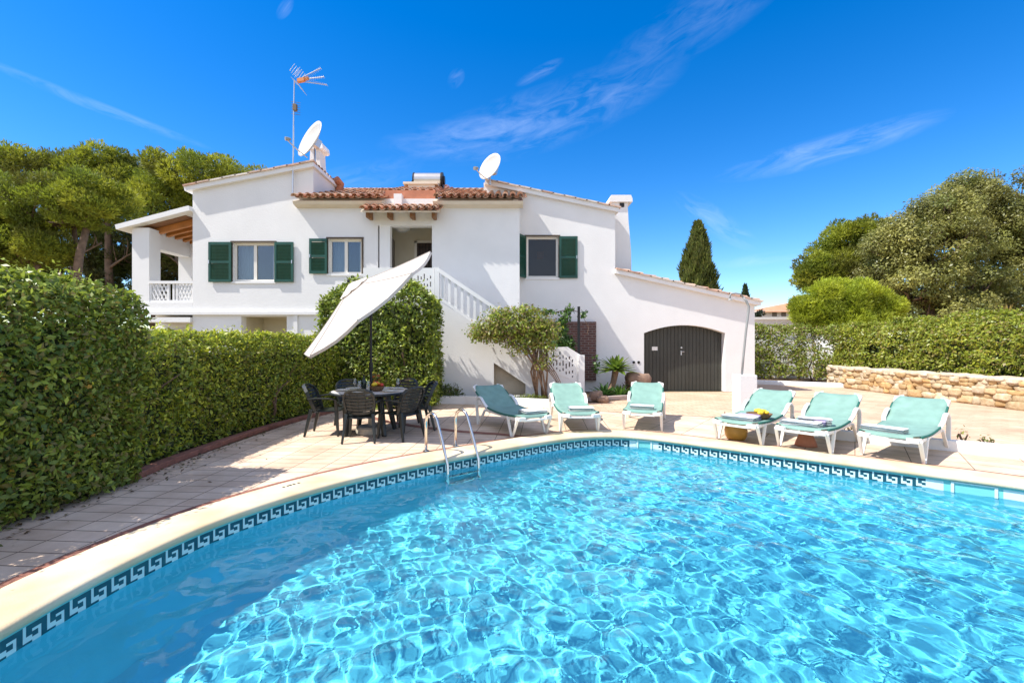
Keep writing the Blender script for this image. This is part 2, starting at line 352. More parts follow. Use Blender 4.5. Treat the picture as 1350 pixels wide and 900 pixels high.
def normals(P):
    t = np.roll(P, -1, 0) - np.roll(P, 1, 0); t /= np.linalg.norm(t, axis=1)[:, None]
    n = np.stack([t[:, 1], -t[:, 0]], 1)          # clockwise outline as listed
    return n
NRM = normals(POOL)
ctr = POOL.mean(0)
if ((POOL + NRM * .1 - ctr) ** 2).sum() < ((POOL - ctr) ** 2).sum(): NRM = -NRM
def offs(d): return POOL + NRM * d
def ring(mb, prof, mi=0):
    """Sweep (offset, z) pairs round the pool."""
    n = len(POOL); vs = []
    for d, z in prof:
        for p in offs(d): vs.append((p[0], p[1], z))
    fs = [(i * n + k, i * n + (k + 1) % n, (i + 1) * n + (k + 1) % n, (i + 1) * n + k) for i in range(len(prof) - 1) for k in range(n)]
    mb.add(vs, fs, mi)

WATER_Z = -.172
FLOOR_Z = -1.05
mb = MB(); ring(mb, [(0, -.035), (0, -.36), (-.06, -.52), (-.34, FLOOR_Z + .06), (-.46, FLOOR_Z)])
PIN = offs(-.46); tri = tessellate_polygon([[Vector((p[0], p[1], 0)) for p in PIN]])
mb.add([(p[0], p[1], FLOOR_Z) for p in PIN], [tuple(t) for t in tri])
pool = structure(mb.build('pool_basin', POOLPAINT)); pool.cycles.is_caustics_receiver = True

# waterline tiles: a meander of dark mosaic on pale mosaic, with a teal strip above
KEY = ["11111110", "11111110", "11000110", "11011110", "11011000", "11000000", "11000111"]
n = len(POOL); per = 8; tile = .14
Q = np.vstack([POOL, POOL[:1]]); dl = np.r_[0, np.cumsum(np.linalg.norm(np.diff(Q, axis=0), axis=1))]
NT = int(dl[-1] / tile)
ss = np.linspace(0, dl[-1], NT * per + 1)
px = np.interp(ss, dl, Q[:, 0]); py = np.interp(ss, dl, Q[:, 1])
nn = np.vstack([NRM, NRM[:1]]); nx = np.interp(ss, dl, nn[:, 0]); ny = np.interp(ss, dl, nn[:, 1])
z0, z1 = -.176, -.064; rows = len(KEY)
band = MB(); vid = {}
def bv(i, j, top=None):
    z = top if top is not None else z1 - (z1 - z0) * j / rows
    return (px[i] - nx[i] * .004, py[i] - ny[i] * .004, z)
SKIM = [((2.2, 7.60), .24), ((5.33, 5.28), .40)]
vs = []; fs = []; ms = []
for i in range(NT * per):
    for j in range(rows):
        k = len(vs); vs += [bv(i, j), bv(i + 1, j), bv(i + 1, j + 1), bv(i, j + 1)]; fs.append((k, k + 1, k + 2, k + 3))
        sk = None
        for (c, hw) in SKIM:
            dd = math.hypot(px[i] - c[0], py[i] - c[1])
            if dd < hw: sk = dd / hw
        if sk is not None: ms.append(2 if sk < .6 else 1)
        else: ms.append(0 if KEY[j][per - 1 - i % per] == '1' else 1)
    k = len(vs); vs += [bv(i, 0, -.034), bv(i + 1, 0, -.034), bv(i + 1, 0), bv(i, 0)]; fs.append((k, k + 1, k + 2, k + 3)); ms.append(2)
o = put('waterline_tile', vs, fs, [NAVY, PALE_TILE, TEAL_TILE], pool, midx=ms)
# skimmer mouths
for (c, hw) in SKIM:
    i = int(np.argmin((POOL[:, 0] - c[0]) ** 2 + (POOL[:, 1] - c[1]) ** 2)); p = POOL[i]; nr = NRM[i]; t = Vector((-nr[1], nr[0], 0)); nv = Vector((nr[0], nr[1], 0))
    w = hw * .42; cc = Vector((p[0], p[1], 0)) - nv * .012
    mb = MB()
    for sgn in (-1, 1): mb.obox(cc + t * sgn * (w + .012) + Vector((0, 0, -.135)), t * .014, nv * .006, (0, 0, .075))
    mb.obox(cc + Vector((0, 0, -.055)), t * (w + .026), nv * .006, (0, 0, .008)); mb.build('skimmer_frame', PALE_TILE, pool)

# coping ring and red edge
mb = MB(); ring(mb, [(-.035, -.036), (-.045, -.022), (-.045, .006), (-.030, .022), (.0, .028), (.42, .024), (.44, .018), (.44, -.03)])
coping = structure(mb.build('pool_coping', COPING, smooth=True))
mb = MB(); ring(mb, [(.442, .012), (.53, .012), (.53, -.02)])
structure(mb.build('red_brick_edging', REDKERB))
# depth marking painted on the coping
mb = MB(); bx0 = Vector((-2.44, 5.12, .031))
i0 = int(np.argmin((POOL[:, 0] + 2.2) ** 2 + (POOL[:, 1] - 4.85) ** 2)); nv = Vector((*NRM[i0], 0)); t = Vector((-nv.y, nv.x, 0)); t = t if t.x > 0 else -t
bx0 = Vector((*POOL[i0], .0265)) + nv * .27
for a, b, cx in ((0, .03, 0), (.012, .012, .045), (.03, .03, .075), (.03, .028, .115), (.035, .02, .17)):
    mb.obox(bx0 + t * (cx - .08), t * .012, nv * .018, (0, 0, .0012))
tag(mb.build('depth_marking', IRON), 'small dark painted depth marking on the cream coping near the ladder', 'marking')

# water: a real rippled surface clipped to the basin
def rip(X, Y):
    rng = np.random.default_rng(11); Z = np.zeros_like(X)
    for k in range(46):
        lam = math.exp(rng.uniform(math.log(.10), math.log(.72))); a = rng.uniform(0, 2 * math.pi); p = rng.uniform(0, 6.28)
        wob = .10 * np.sin(2.1 * X * math.cos(p) + 2.3 * Y * math.sin(p) + p) + .06 * np.sin(4.7 * X + 3.9 * Y + 2 * p)
        Z += .0027 * lam * np.sin(2 * math.pi / lam * (X * math.cos(a) + Y * math.sin(a) + wob) + p)
    return Z
st = .024
xs = np.arange(-3.1, 7.0, st); ys = np.arange(.4, 8.0, st); X, Y = np.meshgrid(xs, ys); Zw = WATER_Z + rip(X, Y)
def inside(px_, py_, P):
    c = np.zeros(px_.shape, bool); j = len(P) - 1
    for i in range(len(P)):
        xi, yi = P[i]; xj, yj = P[j]
        if yi != yj:
            t = ((yi > py_) != (yj > py_)) & (px_ < (xj - xi) * (py_ - yi) / (yj - yi) + xi); c ^= t
        j = i
    return c
keep = inside(X, Y, offs(.06)[::2])
idx = np.arange(X.size).reshape(X.shape)
k4 = keep[:-1, :-1] & keep[1:, :-1] & keep[:-1, 1:] & keep[1:, 1:]
F = np.stack([idx[:-1, :-1][k4], idx[:-1, 1:][k4], idx[1:, 1:][k4], idx[1:, :-1][k4]], 1)
used = np.unique(F); remap = np.zeros(X.size, int); remap[used] = np.arange(len(used))
V = np.stack([X.ravel(), Y.ravel(), Zw.ravel()], 1)[used]
WATER = bpy.data.materials.new('pool_water'); WATER.use_nodes = True
N = WATER.node_tree.nodes; N.remove(N['Principled BSDF']); g = N.new('ShaderNodeBsdfGlass'); g.inputs['IOR'].default_value = 1.33; g.inputs['Roughness'].default_value = 0
g.inputs['Color'].default_value = (.93, .99, 1, 1); WATER.node_tree.links.new(g.outputs[0], N['Material Output'].inputs[0])
water = structure(put('pool_water', V, remap[F], WATER, smooth=True)); water.cycles.is_caustics_caster = True

# ------------------------------------------------------------------ ground sheets (each with the basin cut out)
hole = [tuple(p) for p in offs(.05)[::2]]
def sheet(name, outer, holes, z, m):
    mb = MB(); loops = [outer] + holes; flat = [p for l in loops for p in l]
    tri = tessellate_polygon([[Vector((p[0], p[1], 0)) for p in l] for l in loops])
    mb.add([(p[0], p[1], z) for p in flat], [tuple(t) for t in tri]); return structure(mb.build(name, m))
sheet('ground', [(-900, -900), (900, -900), (900, 900), (-900, 900)], [hole], -.016, EARTH)
sheet('patio', [(-4.45, -4), (12, -4), (12, 2.4), (9.3, 4.62), (6.75, 6.54), (4.55, 8.1), (4.4, 9.6), (1.3, 10.7), (1.3, 11.75), (-4.3, 11.75), (-4.3, 9.8), (-4.42, 6.6)], [hole], -.004, PAVING)
sheet('drive', [(4.58, 8.22), (9.4, 4.80), (14, 1.5), (22, 1.5), (22, 30), (7.75, 30), (7.75, 14.5), (3.0, 14.48), (2.2, 12.4), (1.4, 11.9), (1.36, 10.75), (4.42, 9.66)], [], -.008, DRIVE)
mb = MB()
def ribbon(mb, pts, w, z):
    P = [Vector((*p, z)) for p in pts]; vs = []
    for i, p in enumerate(P):
        d = (P[min(i + 1, len(P) - 1)] - P[max(i - 1, 0)]).normalized(); nrm = Vector((-d.y, d.x, 0)) * w / 2; vs += [p + nrm, p - nrm]
    mb.add(vs, [(2 * i, 2 * i + 1, 2 * i + 3, 2 * i + 2) for i in range(len(P) - 1)])
ribbon(mb, [(.28, 7.62), (-.2, 7.86), (-.9, 8.1), (-1.7, 8.52), (-2.5, 9.1), (-3.1, 9.75)], .16, .001)
structure(mb.build('red_paving_band', REDKERB))
# raised red kerb under the long hedge
mb = MB()
kp = [(-4.4, 5.2), (-4.5, 6.0), (-4.52, 7.0), (-4.48, 8.2), (-4.3, 9.4), (-4.05, 10.4)]
for i in range(len(kp) - 1): mb.bar((*kp[i], .03), (*kp[i + 1], .03), .14, .08)
structure(mb.build('kerb', REDKERB, bevel=.01))
sheet('hedge_bed', [(-7.5, .5), (-4.46, .5), (-4.5, 5.2), (-4.6, 7), (-4.55, 8.2), (-4.35, 9.45), (-4.1, 10.45), (-4.1, 11.7), (-7.5, 11.7)], [], .004, SOIL)

# ------------------------------------------------------------------ the house
YM, YR, YS = 13.3, 14.5, 12.35
def PX(px, Y): return (px - 675) / 600 * Y
def PZ(py, Y): return 1.6 - (py - 450) / 600 * Y
def rect(x0, x1, z0, z1): return [(x0, z0), (x1, z0), (x1, z1), (x0, z1)]
H = thing('villa', 'white two storey villa with green shutters, outside stairs and attached garage', 'house', (0, YR, 0))
def hb(mb, name, m, parent=None, **k): return mb.build(name, m, parent or H, **k)

rngT = random.Random(5)
def tile_roof(mb, o, U, V, width, length, pitch=.215, row=.40, r=.088, palette=((.68, .40, .25), (.60, .31, .18), (.74, .52, .37), (.55, .28, .17), (.70, .46, .31))):
    """Rows of barrel tiles: U runs along the eave, V up the slope."""
    o = Vector(o); U = Vector(U).normalized(); V = Vector(V).normalized(); Wn = U.cross(V)
    if Wn.z < 0: Wn = -Wn
    nc = max(1, int(width / pitch)); nr = max(1, int(length / row)); pitch = width / nc; row = length / nr
    for c in range(nc):
        for rr in range(nr):
            for kind in (0, 1):
                b = palette[rngT.randrange(len(palette))]; k = rngT.uniform(.8, 1.15); mb.cc = tuple(x * k for x in b)
                ctr = o + U * (pitch * (c + (.5 if kind == 0 else 1.0))) + V * (row * rr) + U * rngT.uniform(-.008, .008)
                vs = []
                for e, (dv, rad, lift) in enumerate(((-.05 if rr else -.03, r, .030), (row, r * .82, .0))):
                    for a in range(7):
                        t = math.pi * a / 6
                        if kind == 0: off = U * math.cos(t) * rad + Wn * (math.sin(t) * rad + lift)
                        else: off = U * math.cos(t) * rad * .95 - Wn * (math.sin(t) * rad * .7 - lift - .01)
                        vs.append(ctr + V * dv + off)
                fs = [(a, a + 1, a + 8, a + 7) for a in range(6)]
                n0 = len(vs)
                # thickness seen at the lower end
                vs2 = []
                for a in range(7):
                    t = math.pi * a / 6; q = rad = r - .016
                    if kind == 0: off = U * math.cos(t) * q + Wn * (math.sin(t) * q + .030)
                    else: off = U * math.cos(t) * q * .95 - Wn * (math.sin(t) * q * .7 - .040)
                    vs2.append(ctr + V * (-.05 if rr else -.03) + off)
                vs += vs2; fs += [(a, n0 + a, n0 + a + 1, a + 1) for a in range(6)]
                mb.add(vs, fs)
    mb.cc = (1, 1, 1)

# --- right wing: tall bedroom gable and garage in one wall
vx = lambda x: PX(x, YR); vz = lambda y: PZ(y, YR)
arch = []
ax0, ax1 = vx(849), vx(956); zs, zt = vz(439), vz(428.5)
for k in range(17):
    t = k / 16; arch.append((ax0 + (ax1 - ax0) * t, zs + (zt - zs) * (1 - (2 * t - 1) ** 2)))
wr = (vx(694), vx(736), vz(366), vz(312))
outer = [(-.9, 0), (ax0, 0)] + arch + [(ax1, 0), (vx(995), 0), (vx(995), vz(399)), (vx(811), vz(360)), (vx(811), vz(279)), (vx(685), vz(248)), (-.9, vz(241))]
mb = MB(); mb.poly(outer, [rect(*wr)], YR, YR + .3)
mb.box(vx(995) - .25, vx(995), YR + .3, 20, 0, vz(399)); mb.box(vx(811) - .25, vx(811), YR + .3, 19, 0, vz(279)); mb.box(-.9, -.65, YR + .3, 19, 5.5, vz(241) - .02)
hb(mb, 'wall', WHITE)
# garage door
mb = MB(); dpoly = [(ax0 - .02, 0.02)] + [(x + (-.02 if i == 0 else .02 if i == 16 else 0), z + .01) for i, (x, z) in enumerate(arch)] + [(ax1 + .02, 0.02)]
YD = YR + .27
npl = 22; g = MB()
for k in range(npl):
    a = ax0 + (ax1 - ax0) * k / npl; b = ax0 + (ax1 - ax0) * (k + 1) / npl
    zz = lambda x: zs + (zt - zs) * (1 - (2 * (x - ax0) / (ax1 - ax0) - 1) ** 2) + .004
    g.poly([(a + .006, .015), (b - .006, .015), (b - .006, zz(b)), (a + .006, zz(a))], [], YD - .022, YD - .0, 0)
g.poly([(ax0, .012)] + arch + [(ax1, .012)], [], YD + .002, YD + .03)
gd = hb(g, 'garage_door', GARAGE)
mb = MB(); cx = (ax0 + ax1) / 2 - .02
mb.tube([(cx, YD - .024, 1.40), (cx, YD - .06, 1.40)], .03, 10); mb.build('lock', METAL, gd); mb = MB(); mb.bar((cx, YD - .03, 1.30), (cx, YD - .03, 1.16), .035, .02); mb.tube([(cx, YD - .06, 1.27), (cx + .09, YD - .06, 1.27)], .011, 6)
mb.build('door_handle', METAL, gd)
mb = MB(); mb.box(vx(862.5), vx(870), YD - .034, YD - .025, vz(462), vz(457)); mb.build('name_plate', CERAMIC, gd)
for x in (835.5, 842):
    mb = MB(); mb.tube([(vx(x), YR - .012, vz(477.5)), (vx(x), YR + .01, vz(477.5))], .045, 12); hb(mb, 'wall_vent', IRON)

# --- middle block and left wing in one wall
mx_ = lambda x: PX(x, YM); mz = lambda y: PZ(y, YM)
wl = (mx_(307), mx_(362), mz(371), mz(320)); wm = (mx_(433), mx_(477), mz(361), mz(315)); pz = (mx_(498), mx_(569.5), 2.72, mz(297.5))
low = (mx_(318), mx_(378), .2, mz(417)); eave_z = mz(262)
outer = [(mx_(254), 0), (mx_(685), 0), (mx_(685), eave_z), (mx_(578), eave_z), (mx_(578), eave_z), (mx_(413), eave_z), (mx_(413), mz(221)), (mx_(254), mz(250.5))]
outer = [outer[0], outer[1], outer[2], outer[5], outer[6], outer[7]]
mb = MB(); mb.poly(outer, [rect(*wl), rect(*wm), rect(*pz), rect(*low)], YM, YM + .26)
mb.box(mx_(685) - .25, mx_(685), YM + .26, YR - .002, 0, eave_z); mb.box(mx_(254), mx_(254) + .25, YM + .26, 20, 0, mz(250.5) - .05); mb.box(mx_(413) - .25, mx_(413), YM + .26, 19, eave_z, mz(221) - .01)
hb(mb, 'wall', WHITE)
# lower storey recess under the left wing
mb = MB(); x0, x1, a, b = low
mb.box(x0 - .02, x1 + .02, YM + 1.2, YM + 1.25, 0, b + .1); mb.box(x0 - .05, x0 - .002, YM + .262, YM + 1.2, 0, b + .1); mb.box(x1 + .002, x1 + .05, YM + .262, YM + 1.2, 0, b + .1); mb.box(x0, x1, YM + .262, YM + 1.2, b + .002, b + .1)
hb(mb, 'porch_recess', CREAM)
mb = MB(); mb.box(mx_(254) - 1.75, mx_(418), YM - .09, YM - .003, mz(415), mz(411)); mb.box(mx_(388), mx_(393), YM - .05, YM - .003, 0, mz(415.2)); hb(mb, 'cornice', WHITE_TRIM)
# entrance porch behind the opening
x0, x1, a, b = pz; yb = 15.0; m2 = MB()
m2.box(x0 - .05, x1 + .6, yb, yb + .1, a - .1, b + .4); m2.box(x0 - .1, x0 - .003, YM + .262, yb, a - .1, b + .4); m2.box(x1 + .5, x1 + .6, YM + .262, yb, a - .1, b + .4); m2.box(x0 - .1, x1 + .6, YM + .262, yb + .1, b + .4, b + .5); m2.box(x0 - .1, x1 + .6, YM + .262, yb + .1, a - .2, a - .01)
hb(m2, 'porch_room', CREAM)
mb = MB(); mb.box(mx_(500), mx_(514), YM + .02, YM + .24, a, b); hb(mb, 'porch_pillar', WHITE_TRIM)
mb = MB(); dx0, dx1, dz1 = PX(550, yb), PX(550, yb) + 1.0, PZ(321, yb); mb.box(dx0, dx1, yb - .05, yb - .003, a, dz1); d = hb(mb, 'front_door', DOORWOOD)
mb = MB()
for k in range(9): mb.tube([(dx0 + .1 + .1 * k, yb - .09, a + .2), (dx0 + .1 + .1 * k, yb - .09, dz1 - .02)], .011, 6)
for zz in (a + .3, a + 1.2, dz1 - .15): mb.tube([(dx0 + .05, yb - .09, zz), (dx1, yb - .09, zz)], .012, 6)
mb.build('grille', IRON, d)
mb = MB(); mb.bar((dx0 - .04, yb - .03, a), (dx0 - .04, yb - .03, dz1 + .08), .08, .05); mb.bar((dx0 - .08, yb - .03, dz1 + .05), (dx1, yb - .03, dz1 + .05), .05, .08); mb.build('door_frame', FRAME, d)
mb = MB(); mb.lathe([(0, -.16), (.12, -.14), (.22, -.08), (.26, 0), (.27, .03), (0, .03)], (PX(530, 13.95), 13.95, b + .12), 24); hb(mb, 'porch_lamp', DISH, smooth=True)

def window(x0, x1, z0, z1, Y, panes=2, light=True, pane=None):
    y = Y + .09; f = MB(); w = .065
    f.box(x0, x0 + w, y, y + .06, z0, z1); f.box(x1 - w, x1, y, y + .06, z0, z1); f.box(x0 + w, x1 - w, y, y + .06, z0, z0 + w); f.box(x0 + w, x1 - w, y, y + .06, z1 - w, z1)
    xs = [x0 + w + (x1 - x0 - 2 * w) * k / panes for k in range(panes + 1)]
    for k in range(1, panes): f.box(xs[k] - .045, xs[k] + .045, y - .004, y + .056, z0 + w, z1 - w)
    fr = hb(f, 'window', FRAME)
    for k in range(panes):
        p = MB(); p.box(xs[k] + (.045 if k else 0), xs[k + 1] - (.045 if k < panes - 1 else 0), y + .025, y + .031, z0 + w, z1 - w); p.build('pane', pane or PANE, fr)
    t = MB(); t.box(x0 - .05, x1 + .05, Y - .03, Y + .08, z0 - .06, z0 - .002); t.build('sill', WHITE_TRIM if panes != 1 else WHITE_TRIM, fr)
    t = MB(); t.box(x0 - .06, x1 + .06, Y - .025, Y - .003, z1 + .0, z1 + .05); t.box(x0 - .05, x0 - .0, Y - .025, Y - .003, z0, z1); t.box(x1 + .0, x1 + .05, Y - .025, Y - .003, z0, z1); t.build('window_trim', BROWN_TRIM, fr)
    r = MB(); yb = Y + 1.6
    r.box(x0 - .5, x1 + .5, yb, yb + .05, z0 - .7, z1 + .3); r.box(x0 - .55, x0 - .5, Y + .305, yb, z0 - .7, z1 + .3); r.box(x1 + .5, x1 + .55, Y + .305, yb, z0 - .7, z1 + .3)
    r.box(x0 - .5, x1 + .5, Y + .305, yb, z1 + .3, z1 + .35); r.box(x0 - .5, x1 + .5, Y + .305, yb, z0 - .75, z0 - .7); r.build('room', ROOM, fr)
    if light:
        c = MB(); n = 26
        for side in (0, 1):
            xa, xb = (x0, x0 + (x1 - x0) * .36) if side == 0 else (x1 - (x1 - x0) * .22, x1)
            vs = []; 
            for k in range(n + 1):
                xx = xa + (xb - xa) * k / n; yy = Y + .42 + .04 * math.sin(k * 1.3)
                vs += [(xx, yy, z0 - .4), (xx, yy, z1 + .1)]
            c.add(vs, [(2 * k, 2 * k + 2, 2 * k + 3, 2 * k + 1) for k in range(n)])
        c.build('curtain', mat('curtain_cloth', (.55, .58, .62), .9), fr, smooth=True)
    return fr
window(*wl, YM); window(*wm, YM); wn = window(*wr, YR, panes=1, light=False, pane=PANE_DARK)
mb = MB(); mb.box(wr[0] + .42, wr[0] + .66, YR + 1.5, YR + 1.57, wr[3] - .42, wr[3] - .18); mb.build('picture', mat('picture_print', (.45, .25, .10), .7, var=.3, vscale=9), wn)

def shutter(hx, dirx, z0, z1, w, Y, ang=0):
    """Louvred leaf hinged at hx; ang swings it out from the wall."""
    mb = MB(); d = Vector((dirx * math.cos(ang), -math.sin(ang), 0)); nrm = Vector((d.y, -d.x, 0)) if dirx > 0 else Vector((-d.y, d.x, 0)); b0 = Vector((hx, Y - .045, 0)); t = .035; up = Vector((0, 0, 1))
    def pc(u0, u1, za, zb, th=t): mb.obox(b0 + d * (u0 + u1) / 2 + up * (za + zb) / 2, d * (u1 - u0) / 2, nrm * th / 2, up * (zb - za) / 2)
    pc(0, .065, z0, z1); pc(w - .065, w, z0, z1); pc(.065, w - .065, z0, z0 + .08); pc(.065, w - .065, z1 - .08, z1); zm = (z0 + z1) / 2; pc(.065, w - .065, zm - .035, zm + .035)
    k = z0 + .095
    while k < z1 - .09:
        if abs(k - zm) > .045:
            sl = (nrm * .5 + up * .87).normalized(); mb.obox(b0 + d * w / 2 + up * k, d * (w / 2 - .066), sl * .022, sl.cross(d) * .004)
        k += .042
    s = hb(mb, 'shutter', GREEN)
    m = MB(); c = b0 + d * (w - .03) + up * zm - nrm * .0 + Vector((0, -.035, 0)); m.obox(c, d * .012, Vector((0, .012, 0)), up * .05); m.build('shutter_catch', METAL, s)
    return s
sz = (mz(372), mz(319.5))
shutter(wl[0] - .02, -1, *sz, .66, YM); shutter(wl[1] + .02, 1, *sz, .55, YM); shutter(wm[0] - .02, -1, mz(361), mz(315), .52, YM)
shutter(wr[1] + .03, 1, wr[2] - .02, wr[3] + .0, .58, YR); shutter(wr[0] - .03, -1, wr[2] - .02, wr[3] + .0, .50, YR, R(62))

# --- roofs
mb = MB(); sl = Vector((0, 1, .38)).normalized(); ey, ez = 12.97, PZ(260, 12.97)
ax, bx, cx, dx = PX(383, ey), PX(503, ey), PX(570, ey), PX(691, ey)
tile_roof(mb, (ax, ey, ez), (1, 0, 0), sl, bx - ax, 4.3); tile_roof(mb, (cx, ey, ez), (1, 0, 0), sl, dx - cx, 4.3)
tile_roof(mb, (bx + .0, ey + .55, ez + .32), (1, 0, 0), sl, cx - bx, 3.7)
hb(mb, 'tiled_roof', TILE, col=True, smooth=False)
mb = MB()
for a, b in ((ax + .03, bx), (cx, dx - .03)):
    mb.poly([(0, 0), (0, 0), (0, 0)], [], 0, 0) if False else None
    # solid roof bed and white eave moulding
    P = [(ey + .04, ez - .09), (17.0, ez - .09 + .38 * (17 - ey - .04)), (17.0, ez - .35 + .38 * (17 - ey)), (ey + .33, ez - .22), (ey + .10, ez - .17)]
    vs = [(a, y, z) for y, z in P] + [(b, y, z) for y, z in P]; k = len(P)
    mb.add(vs, [tuple(range(k)), tuple(range(2 * k - 1, k - 1, -1))] + [(i, (i + 1) % k, k + (i + 1) % k, k + i) for i in range(k)])
mb.box(ax, dx, 16.98, 17.25, ez + 1.40, ez + 1.62)
mb.box(mx_(413), dx, 17.25, 20, eave_z, ez + 1.3)
hb(mb, 'eave_moulding', mat('cream_plaster', (.70, .62, .50), .85, var=.06, vscale=4, bump=.2))
mb = MB(); mb.box(bx - .01, cx + .01, ey + .42, ey + .50, ez - .22, ez + .34); hb(mb, 'roof_upstand', TERRA)
mb = MB(); mb.box(bx + .30, bx + .53, ey + .18, ey + .40, ez - .2, ez + .16); hb(mb, 'roof_pier', WHITE)
# canopy over the entrance
mb = MB(); qy, qz = 12.62, PZ(276, 12.62); qa, qb = PX(473, qy), PX(577, qy)
tile_roof(mb, (qa, qy, qz), (1, 0, 0), Vector((0, 1, .42)), qb - qa, .76, row=.38); cn = hb(mb, 'canopy', TILE, col=True)
mb = MB(); P = [(qy + .05, qz - .02), (YM - .003, qz + .26), (YM - .003, qz + .10), (qy + .05, qz - .07)]
vs = [(qa + .03, y, z) for y, z in P] + [(qb - .03, y, z) for y, z in P]; mb.add(vs, [(0, 1, 2, 3), (7, 6, 5, 4)] + [(i, (i + 1) % 4, 4 + (i + 1) % 4, 4 + i) for i in range(4)]); mb.build('canopy_board', bpy.data.materials['cream_plaster'], cn)
for px_ in (484, 512, 542, 571):
    mb = MB(); xx = PX(px_, 12.9); mb.poly([(0, 0)] * 3, [], 0, 0) if False else None
    vs = []
    for s_ in (-.045, .045): vs += [(xx + s_, YM - .003, qz - .12), (xx + s_, YM - .003, qz + .09), (xx + s_, qy + .30, qz + .0), (xx + s_, qy + .30, qz - .14)]
    mb.add(vs, [(0, 1, 2, 3), (7, 6, 5, 4), (0, 4, 5, 1), (1, 5, 6, 2), (2, 6, 7, 3), (3, 7, 4, 0)]); mb.build('bracket', WOODBOARD, cn)

def verge_roof(name, xa, za, xb, zb, y0, y1, th=.13, over=.10):
    """A lean-to roof that falls along X: white mortared edge with a row of pale tiles on it, tiles behind."""
    d = Vector((xb - xa, 0, zb - za)); L = d.length; d.normalize(); up = Vector((-d.z, 0, d.x)); up = up if up.z > 0 else -up
    a = Vector((xa, 0, za))
    mb = MB(); c = a + d * L / 2 - up * th / 2
    mb.obox(Vector((c.x, (y0 + y1) / 2, c.z)), d * L / 2, Vector((0, (y1 - y0) / 2, 0)), up * th / 2)
    r = hb(mb, name, WHITE)
    t = MB(); low = Vector((xb, y0 + .02, zb)) if zb < za else Vector((xa, y0 + .02, za)); dirv = -d if zb < za else d
    tile_roof(t, low + up * .015 + Vector((0, .12, 0)), (0, 1, 0), dirv, y1 - y0 - .2, L, row=.42); t.build('roof_tile', TILE, r, col=True)
    e = MB(); n = max(2, int(L / .36))
    for k in range(n):
        k2 = rngT.uniform(.85, 1.1); e.cc = tuple(x * k2 for x in rngT.choice([(.66, .48, .38), (.72, .60, .50), (.60, .38, .28), (.74, .66, .58)]))
        p0 = a + d * (L * k / n + .0); p1 = a + d * (L * (k + 1) / n + .04)
        for q0, q1 in ((p0, p1),):
            e.obox(Vector(((q0.x + q1.x) / 2, y0 + .07, (q0.z + q1.z) / 2)) + up * (.018 + .008 * (k % 2)), (q1 - q0) / 2, Vector((0, .115, 0)), up * .022)
    e.build('verge_tile', VERGE, r, col=True)
    return r
verge_roof('bedroom_roof', vx(640), vz(239), vx(815.5), vz(275.5), YR - .12, 19)
verge_roof('garage_roof', vx(811), vz(355.5), vx(1001), vz(398), YR - .14, 20)
verge_roof('left_roof', mx_(246), mz(247.5), mx_(415), mz(215.5), YM - .12, 19)
# chimneys
def prism_px(mb, pts, y0, y1): mb.poly([(PX(a, y0), PZ(b, y0)) for a, b in pts], [], y0, y1)
mb = MB(); prism_px(mb, [(806, 380), (806, 266), (827.5, 266), (828.5, 290), (832, 330), (833, 380)], 15.4, 16.1); c = hb(mb, 'chimney', WHITE)
mb = MB(); prism_px(mb, [(803.5, 266), (803.5, 262), (806, 257), (832, 257), (834, 262), (834, 266)], 15.33, 16.17); mb.build('chimney_cap', WHITE, c)
mb = MB(); prism_px(mb, [(817, 273), (817, 267.5), (823, 267.5), (823, 273)], 15.385, 15.41); mb.build('flue_opening', IRON, c)
mb = MB(); prism_px(mb, [(406, 262), (409, 196), (421, 196), (422, 215), (426, 236), (433, 248), (441, 262)], 14.5, 14.95); c = hb(mb, 'chimney', WHITE)
mb = MB(); prism_px(mb, [(407, 196), (406, 191), (412, 184), (424, 188), (425, 194), (423, 196)], 14.43, 15.02); mb.build('chimney_cap', VERGE, c, col=True)
mb = MB(); mb.tube([(PX(447, 15), 15, PZ(252, 15)), (PX(449, 15), 15, PZ(243, 15)), (PX(446, 15), 14.8, PZ(239, 15))], .12, 10); hb(mb, 'vent_cowl', TERRA)

# --- terrace on the left
TX0, TX1 = -11.12, mx_(254) - .003
mb = MB(); mb.box(TX0, TX1, YM, 15.6, 2.42, 2.74); mb.box(TX0, TX1, YM + .9, 15.6, 0, 2.42); T = hb(mb, 'terrace', WHITE)
mb = MB(); mb.box(TX0, TX0 + .50, YM + .02, YM + .45, 2.74, PZ(300, YM)); mb.build('terrace_pillar', WHITE, T)
mb = MB(); mb.box(TX0 + .05, TX0 + .50, 15.1, 15.5, 2.74, 5.0); mb.build('terrace_pillar', WHITE, T)
mb = MB(); mb.box(TX0 + .1, TX0 + .45, YM + .45, 15.1, PZ(324, YM), PZ(300, YM)); mb.box(TX0 + .5, TX1, 15.15, 15.45, 4.45, 5.15); mb.build('terrace_beam', WHITE, T)
d = Vector((TX1 - PX(154, YM - .1), 0, PZ(276, YM) - PZ(301, YM))); L = d.length; d.normalize(); up = Vector((-d.z, 0, d.x)); a = Vector((PX(154, YM - .1), 0, PZ(301, YM)))
mb = MB(); c = a + d * L / 2; mb.obox((c.x, 14.35, c.z), d * L / 2, (0, 1.2, 0), up * .07)
rf = mb.build('terrace_roof', WHITE, T)
mb = MB(); c = c - up * .083; mb.obox((c.x, 14.45, c.z), d * (L / 2 - .3), (0, 1.05, 0), up * .012); mb.build('ceiling_board', WOODBOARD, rf)
for y in (13.75, 14.1, 14.45, 14.8, 15.12):
    mb = MB(); c2 = c - up * .10; mb.obox((c2.x + .12, y, c2.z + .03), d * (L / 2 - .35), (0, .055, 0), up * .085); mb.build('rafter', WOOD, rf)
